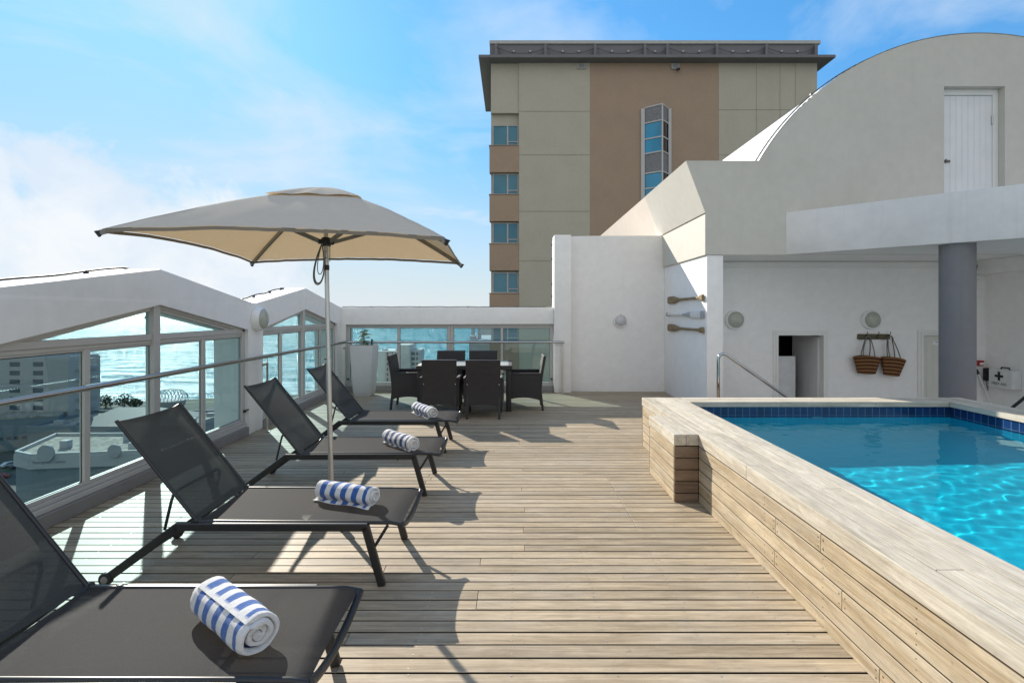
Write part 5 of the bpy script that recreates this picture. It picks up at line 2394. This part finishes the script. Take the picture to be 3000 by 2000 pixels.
M['town_white'] = plaster('town_white', (0.38, 0.375, 0.36), (0.28, 0.275, 0.26), .3)
M['flats_cream'] = plaster('flats_cream', (0.60, 0.58, 0.54), (0.45, 0.44, 0.41), .3)
M['town_pink'] = plaster('town_pink', (0.60, 0.50, 0.45), (0.45, 0.37, 0.33), .3)
M['town_grey'] = plaster('town_grey', (0.36, 0.37, 0.38), (0.28, 0.28, 0.29), .3)
M['town_pale'] = plaster('town_pale', (0.42, 0.43, 0.42), (0.33, 0.34, 0.33), .3)
M['town_blue'] = plaster('town_blue_grey', (0.17, 0.215, 0.235), (0.12, 0.155, 0.17), .3)
M['town_glass'] = plain('town_window', (0.06, 0.085, 0.10), .3, 0, .4, .2, .4)


def flat_roof_mat():
    t = NT('bitumen_flat_roof')
    n1 = t.noise(t.coord((1, 2.2, 1)), .45, 6, .65, .6)
    t.principled(t.mixc(t.ramp(n1, .4, .6), (0.22, 0.205, 0.17), (0.42, 0.40, 0.345)), .9, 0, .05)
    t.bump(n1, .5, .3)
    return t.m


M['flat_roof'] = flat_roof_mat()


def sheet_roof_mat():
    t = NT('ribbed_roof_sheet')
    tc = t.n('ShaderNodeTexCoord')
    sp = t.n('ShaderNodeSeparateXYZ')
    t.link(tc.outputs['Object'], sp.inputs[0])
    s = t.math('SINE', t.math('MULTIPLY', sp.outputs[0], 7.0))
    t.principled(t.mixc(t.ramp(s, -.4, .4), (0.085, 0.09, 0.09), (0.135, 0.14, 0.135)), .6)
    return t.m


def town():
    # apartment slab on the left
    root = empty('apartment_block', (-184, 180, GZ))
    tag(root, 'pale apartment block with square windows seen through the nearest gable window', 'building')
    w = MB()
    w.box(-60, 28, 0, 14, 0, 29.6)
    w.box(-60, 4, .5, 13, 29.6, 34.0)
    w.build('wall', M['town_white'], root, smooth=0)
    w = MB()
    w.box(6, 28.1, .8, 13, 29.6, 30.3); w.box(14, 26, 3, 9, 30.3, 32.0); w.box(24, 30, 5, 9, 28.6, 29.0)
    for k in range(7):
        w.box(28.1, 29.6, 3, 12, 4.0 + k * 3.5, 4.3 + k * 3.5)
    w.build('roof', M['town_grey'], root, smooth=0)
    for row in range(9):
        for k in range(9):
            x = -50 + k * 8.2
            z = 2.3 + row * 3.05
            if z > 28:
                continue
            g = MB()
            g.box(x, x + 3.6, -.06, -.01, z, z + 1.6)
            g.box(x + 2.4, x + 3.6, -.061, -.011, z + 1.0, z + 1.6) if False else None
            g.build('window', M['town_glass'], root, smooth=0)
    # shopping centre with an angled flat roof
    root = empty('shopping_centre', (0, 0, 0))
    tag(root, 'low shopping centre with a bright flat roof and round signs on its parapet', 'building')
    d1 = 122.0
    zr = GZ + 13.6
    def at(px, z):
        # depth where sight line at pixel column meets plane d
        return None
    w = MB()
    poly = [(-114.9, 118.6), (-108.9, 116), (-68, 122), (-68, 137), (-121, 136)]
    w.prism(poly, lambda u, v, d: (u, v, d), GZ, zr - .9)
    w.build('wall', M['town_blue'], root, smooth=0)
    rf = MB()
    poly2 = [(-114.7, 118.9), (-108.8, 116.4), (-68.3, 122.4), (-68.3, 136.7), (-120.6, 135.7)]
    rf.prism(poly2, lambda u, v, d: (u, v, d), zr - .89, zr - .6)
    rf.build('roof', M['flat_roof'], root, smooth=0)
    pp = MB()
    for a, b in zip(poly, poly[1:] + poly[:1]):
        pp.bar((a[0], a[1], zr - .55), (b[0], b[1], zr - .55), .5, 1.3)
    pp.bar((-114.9, 118.2, zr - 2.0), (-108.9, 115.6, zr - 2.0), .3, 2.6)
    pp.bar((-108.9, 115.6, zr - 2.0), (-68, 121.6, zr - 2.0), .3, 2.6)
    pp.build('parapet', M['town_pale'], root, smooth=0)
    for (x, y, r) in ((-105.3, 115.7, 1.9), (-91.3, 117.6, 1.5)):
        c = MB()
        c.lathe([(0, .2), (r, .2), (r, -.2), (0, -.2)], 28, Matrix.Translation((x, y, zr + .3)) @ Matrix.Rotation(R(90), 4, 'X'))
        c.build('round_sign', M['town_grey'], root, smooth=40)
    ac = MB()
    for (x, y) in ((-108, 124), (-90, 122), (-76.5, 127), (-98, 131), (-84, 133)):
        ac.box(x - .9, x + .9, y - .8, y + .8, zr - .6, zr + 1.2)
    ac.build('roof_unit', M['town_grey'], root, smooth=0)
    text('Pavergreen Centre', .86, (-104.9, 115.99, zr - 1.8), (R(90), 0, math.atan2(6, 40.9)), M['town_blue'], root, ext=.02)
    gd = MB()
    for k in range(9):
        t0 = (k + .25) / 9
        x, y = -106 + 38 * t0, 116 + 6 * t0
        gd.bar((x, y - .1, GZ + 2.6), (x + 2.9, y - .1 + .46, GZ + 2.6), .1, 3.6)
    gd.build('shopfront', M['town_glass'], root, smooth=0)
    # hip roofed hall
    root = empty('market_hall', (-128, 176, GZ))
    tag(root, 'low hall with a grey ribbed hip roof beyond the shopping centre', 'building')
    w = MB()
    w.box(-27, 24, -12, 14, 0, 8.3)
    w.build('wall', M['town_blue'], root, smooth=0)
    r = MB()
    a = [(-16, -10, 8.8), (17, -10, 8.8), (17, 12, 8.8), (-16, 12, 8.8)]
    p, q = (-8, 1, 13.0), (6, 1, 13.0)
    r.quad([a[0], a[1], q, p]); r.quad([a[2], a[3], p, q])
    r.quad([a[1], a[2], q]); r.quad([a[3], a[0], p])
    r.build('hip_roof', sheet_roof_mat(), root, smooth=0)
    r = MB()
    r.box(-26.5, 23.5, -11.5, 13.5, 8.31, 8.6)
    r.build('roof', M['flat_roof'], root, smooth=0)
    for (ux, uy, uw, uh) in ((-22, -6, 1.6, 1.4), (-21, 4, 1.1, 1.0), (20.5, -4, 1.2, 1.6), (20, 8, 1.5, 1.1), (-14, -10.6, .7, 1.2), (8, -10.7, .6, 1.0)):
        u_ = MB()
        u_.box(ux - uw, ux + uw, uy - .7, uy + .7, 8.61, 8.6 + uh)
        u_.build('roof_unit', M['town_grey'], root, smooth=0)
    pp = MB()
    for (x0, x1, y0, y1) in ((-27.3, 24.3, -12.4, -11.9), (-27.3, 24.3, 13.9, 14.4), (-27.3, -26.8, -11.9, 13.9), (23.8, 24.3, -11.9, 13.9)):
        pp.box(x0, x1, y0, y1, 7.2, 9.4)
    pp.build('parapet', M['town_blue'], root, smooth=0)
    # second flat block left of it, low sheds on the right
    for (nm, lab, x, y, wx, wy, h, ang, roof) in (
            ('office_block', 'flat roofed block with a pale angled roof left of the hip roofed hall', -166, 178, 9, 8, 10.5, 24, 'flat_roof'),
            ('beach_kiosk', 'low flat shed near the beach behind the second lounger', -112, 205, 13, 8, 4.2, -8, 'town_grey'),
            ('terrace_shed', 'small pale roofed shed right of the beach kiosk', -99, 186, 9, 6, 3.6, 10, 'town_pale'),
            ('storage_shed', 'low dark shed below the pane next to the white post', -103, 160, 14, 8, 4.5, 5, 'town_blue')):
        root = empty(nm, (x, y, GZ), R(ang))
        tag(root, lab, 'building')
        w = MB()
        w.box(-wx, wx, -wy, wy, 0, h)
        w.build('wall', M['town_blue'], root, smooth=0)
        r = MB()
        r.box(-wx - .2, wx + .2, -wy - .2, wy + .2, h + .001, h + .5)
        r.box(-wx + .6, wx - .6, -wy + .6, wy - .6, h + .501, h + .56)
        r.build('roof', M[roof], root, smooth=0)
        g = MB()
        for k in range(int(wx)):
            g.box(-wx + .5 + k * 2, -wx + 1.7 + k * 2, -wy - .06, -wy - .01, h * .35, h * .35 + 1.0)
        g.build('windows', M['town_glass'], root, smooth=0)
    # parked cars beside the shopping centre
    def car(x, y, rz, col, lab):
        root = empty('parked_car', (x, y, GZ + .05), rz)
        tag(root, lab, 'car', 'cars parked beside the shopping centre')
        b = MB()
        b.prism([(-2.1, .35), (2.1, .35), (2.15, .75), (1.2, .92), (.7, 1.42), (-1.0, 1.45), (-1.75, .95), (-2.15, .85)], lambda u, v, d: (u, d, v), -.85, .85)
        bevel_all(b, .06, 1)
        b.build('body', plain('car_paint', col, .25, 0, .6, .02), root, smooth=30)
        g = MB()
        g.prism([(1.08, .95), (.66, 1.34), (-.95, 1.37), (-1.55, .97)], lambda u, v, d: (u, d, v), -.87, .87)
        g.build('windows', M['town_glass'], root, smooth=0)
        for wx_ in (-1.3, 1.3):
            for wy_ in (-.8, .8):
                w_ = MB()
                w_.tube([(wx_, wy_ - .1, .32), (wx_, wy_ + .1, .32)], .32, 14)
                w_.build('wheel', M['black'], root, smooth=40)
    car(-149, 152, R(70), (0.55, 0.55, 0.56), 'silver car parked left of the shopping centre, farthest from it')
    car(-145.5, 151, R(70), (0.03, 0.035, 0.05), 'dark car parked left of the shopping centre between two pale cars')
    car(-142, 150, R(70), (0.6, 0.59, 0.56), 'white car parked nearest the left corner of the shopping centre')
    car(-141, 141, R(20), (0.25, 0.03, 0.03), 'dark red car parked sideways in front of the other parked cars')
    # rib sculpture on the beach
    root = empty('rib_sculpture', (-161.5, 243, GZ))
    tag(root, 'round cage of curved ribs standing by the surf', 'sculpture')
    for k in range(11):
        m = MB()
        a = R(-78 + 156 * k / 10)
        pts = []
        for i in range(17):
            t = -1.15 + 2.3 * i / 16
            r = 6.4 * math.cos(a * .75) + .6
            pts.append((6.2 * math.sin(a), r * math.sin(t * 1.25) * .8, 4.6 + r * .86 * math.cos(t * 1.25) - 1.0))
        m.tube(pts, .13, 6)
        m.build('rib', M['town_grey'], root, smooth=60)
    m = MB()
    m.lathe([(4.6, 0), (5.6, 2.2), (6.0, 4.2), (5.4, 4.4), (0, 4.4)], 28)
    m.build('base', M['town_grey'], root, smooth=40)
    # shrubs by the beach
    r2 = random.Random(11)
    lm = NT('shrub_leaf')
    n1 = lm.noise(lm.coord(), 1.2, 3)
    lm.principled(lm.mixc(lm.ramp(n1, .35, .65), (0.02, 0.04, 0.02), (0.06, 0.09, 0.04)), .7)
    for i, (x, y, s) in enumerate(((-206, 246, 3.4), (-196, 247, 4.2), (-187, 247, 4.6), (-181, 246, 3.2), (-171, 246, 3.0), (-216, 246, 3.0), (-126, 250, 3.0))):
        root = empty('beach_shrub', (x, y, GZ))
        tag(root, ('small', 'bushy', 'tallest', 'rounded', 'lonely low', 'leftmost', 'windswept')[i] + ' dark shrub at the back of the beach by the surf', 'shrub', 'dark shrubs along the beach')
        c = MB()
        for k in range(260):
            u = Vector((r2.gauss(0, 1), r2.gauss(0, 1), r2.gauss(0, 1))).normalized() * (r2.random() ** .4)
            p = Vector((u.x * s, u.y * s * .8, s * .75 + u.z * s * .7))
            a = Vector((r2.gauss(0, 1), r2.gauss(0, 1), r2.gauss(0, 1))).normalized() * .55
            b = a.cross(Vector((r2.gauss(0, 1), r2.gauss(0, 1), r2.gauss(0, 1)))).normalized() * .4
            c.quad([p - a, p + b, p + a, p - b])
        c.build('crown', lm.m, root, smooth=0)
        t = MB()
        t.tube([(0, 0, 0), (.2, 0, s)], [.25, .1], 6)
        t.build('trunk', M['soil'], root, smooth=40)
    # palm below the second gable
    root = empty('palm_tree', (-99.5, 252, GZ))
    tag(root, 'palm tree by the beach seen low in the second gable window', 'tree')
    t = MB()
    t.tube([(0, 0, 0), (.3, 0, 3), (.2, 0, 6.2)], [.4, .3, .25], 8)
    t.build('trunk', M['soil'], root, smooth=40)
    c = MB()
    for k in range(24):
        az = k * 2.4
        el = R(r2.uniform(0, 65))
        prev = None
        for i in range(9):
            f = i / 8
            d = Vector((math.cos(az), math.sin(az), 0))
            p = Vector((.2, 0, 6.2)) + d * (4.2 * f * math.cos(el)) + Vector((0, 0, 4.2 * f * math.sin(el) - 3.6 * f * f * .7))
            sd = Vector((-d.y, d.x, 0)) * (.45 * math.sin(PI * min(1, f + .06)) + .03)
            row = [c.bm.verts.new(p - sd + Vector((0, 0, -.2 * f))), c.bm.verts.new(p), c.bm.verts.new(p + sd + Vector((0, 0, -.2 * f)))]
            if prev:
                c.bm.faces.new((prev[0], prev[1], row[1], row[0]))
                c.bm.faces.new((prev[1], prev[2], row[2], row[1]))
            prev = row
    c.build('crown', lm.m, root, smooth=0)
    # apartment towers through the back windows
    D = 290.0
    s = D / 1500

    def X(px):
        return (px - 1500) * s

    def Z(py):
        return H - (py - 916) * s
    root = empty('beachfront_flats', (0, 0, 0))
    tag(root, 'cream beachfront flats with a taller stair core, framed by the back windows', 'building')
    w = MB()
    w.box(X(1105), X(1168), D, D + 20, GZ, Z(1028))
    w.box(X(1168) + .1, X(1204), D - 3, D + 16, GZ, Z(1009))
    w.box(X(1204) + .1, X(1227), D + 1, D + 18, GZ, Z(1026))
    w.build('wall', M['flats_cream'], root, smooth=0)
    w = MB()
    w.box(X(1131), X(1147), D - .5, D - .02, GZ, Z(1031))
    w.build('brown_strip', M['town_pink'], root, smooth=0)
    for k in range(9):
        for px in (1136, 1150, 1158, 1207, 1212, 1221):
            z = Z(1036 + k * 15)
            g = MB()
            yy = D - .62 if px < 1147 else (D - .12 if px < 1200 else D + .88)
            g.box(X(px) - .35, X(px) + .35, yy, yy + .1, z - .75, z + .75)
            g.build('window', M['town_glass'], root, smooth=0)
    pk = MB()
    for px in (1120, 1160, 1175, 1188, 1215):
        pk.box(X(px) - 1.2, X(px) + 1.2, D + 4, D + 9, Z(1028), Z(1024))
    pk.build('roof_plant', M['town_grey'], root, smooth=0)
    root = empty('pink_flats', (0, 0, 0))
    tag(root, 'pale pink block of flats half hidden behind the planter', 'building')
    D2 = 250.0
    w = MB()
    w.box((1000 - 1500) * D2 / 1500, (1072 - 1500) * D2 / 1500, D2, D2 + 16, GZ, H - (1030 - 916) * D2 / 1500)
    w.build('wall', M['town_pink'], root, smooth=0)
    for k in range(8):
        g = MB()
        z = H - (1040 + k * 17 - 916) * D2 / 1500
        g.box((1024 - 1500) * D2 / 1500, (1027 - 1500) * D2 / 1500, D2 - .1, D2 - .02, z - .9, z + .9)
        g.build('window', M['town_glass'], root, smooth=0)
    # grey neighbour with roof plant, pale block behind it
    D3 = 62.0
    s3 = D3 / 1500
    root = empty('grey_annex', (0, 0, 0))
    tag(root, 'grey annex with a flat roof and tall pipes behind the right back window', 'building')
    w = MB()
    w.box((1374 - 1500) * s3, (1445 - 1500) * s3, D3, D3 + 14, GZ, H - (996 - 916) * s3)
    w.box((1445 - 1500) * s3 + .05, 9.0, D3 + 1, D3 + 14, GZ, H - (997 - 916) * s3)
    w.build('wall', M['town_grey'], root, smooth=0)
    pl = MB()
    for px in (1378, 1384, 1397, 1403):
        x = (px - 1500) * s3
        pl.tube([(x, D3 + 3, -1.8), (x, D3 + 3, .35)], .12, 10)
    pl.box((1374 - 1500) * s3, (1390 - 1500) * s3, D3 + 1, D3 + 4, -1.7, H - (985 - 916) * s3)
    pl.build('roof_pipes', M['town_grey'], root, smooth=40)
    D4 = 95.0
    root = empty('pale_block', (0, 0, 0))
    tag(root, 'blank pale block behind the annex pipes', 'building')
    w = MB()
    w.box((1408 - 1500) * D4 / 1500, 20, D4, D4 + 20, GZ, -1.0)
    w.build('wall', M['town_pale'], root, smooth=0)
    r = MB()
    r.box((1408 - 1500) * D4 / 1500 - .2, 20, D4 - .2, D4 + 20, -.999, -.7)
    r.build('roof', M['town_pale'], root, smooth=0)
    # ship
    root = empty('cargo_ship', (-2850, 4050, GZ - .6))
    tag(root, 'hazy long cargo ship on the sea seen in the top gable pane', 'ship')
    h = MB()
    h.prism([(-55, 0), (50, 0), (58, 9), (-57, 8)], lambda u, v, d: (u, d, v), -8, 8)
    h.build('hull', M['town_blue'], root, smooth=0)
    h = MB()
    h.box(-50, -38, -7, 7, 8, 20); h.box(-30, 44, -6, 6, 8.5, 11)
    h.build('superstructure', M['town_pale'], root, smooth=0)


town()

# ------------------------------------------------------------------ render settings
scene.view_settings.view_transform = 'Standard'
scene.view_settings.look = 'None'
scene.view_settings.exposure = 1.0
scene.view_settings.gamma = 1.0
scene.view_settings.use_curve_mapping = False
scene.render.engine = 'CYCLES'
cy = scene.cycles
cy.max_bounces = 14
cy.diffuse_bounces = 8
cy.glossy_bounces = 4
cy.transmission_bounces = 6
cy.transparent_max_bounces = 16
cy.sample_clamp_indirect = 6.0
cy.use_denoising = True
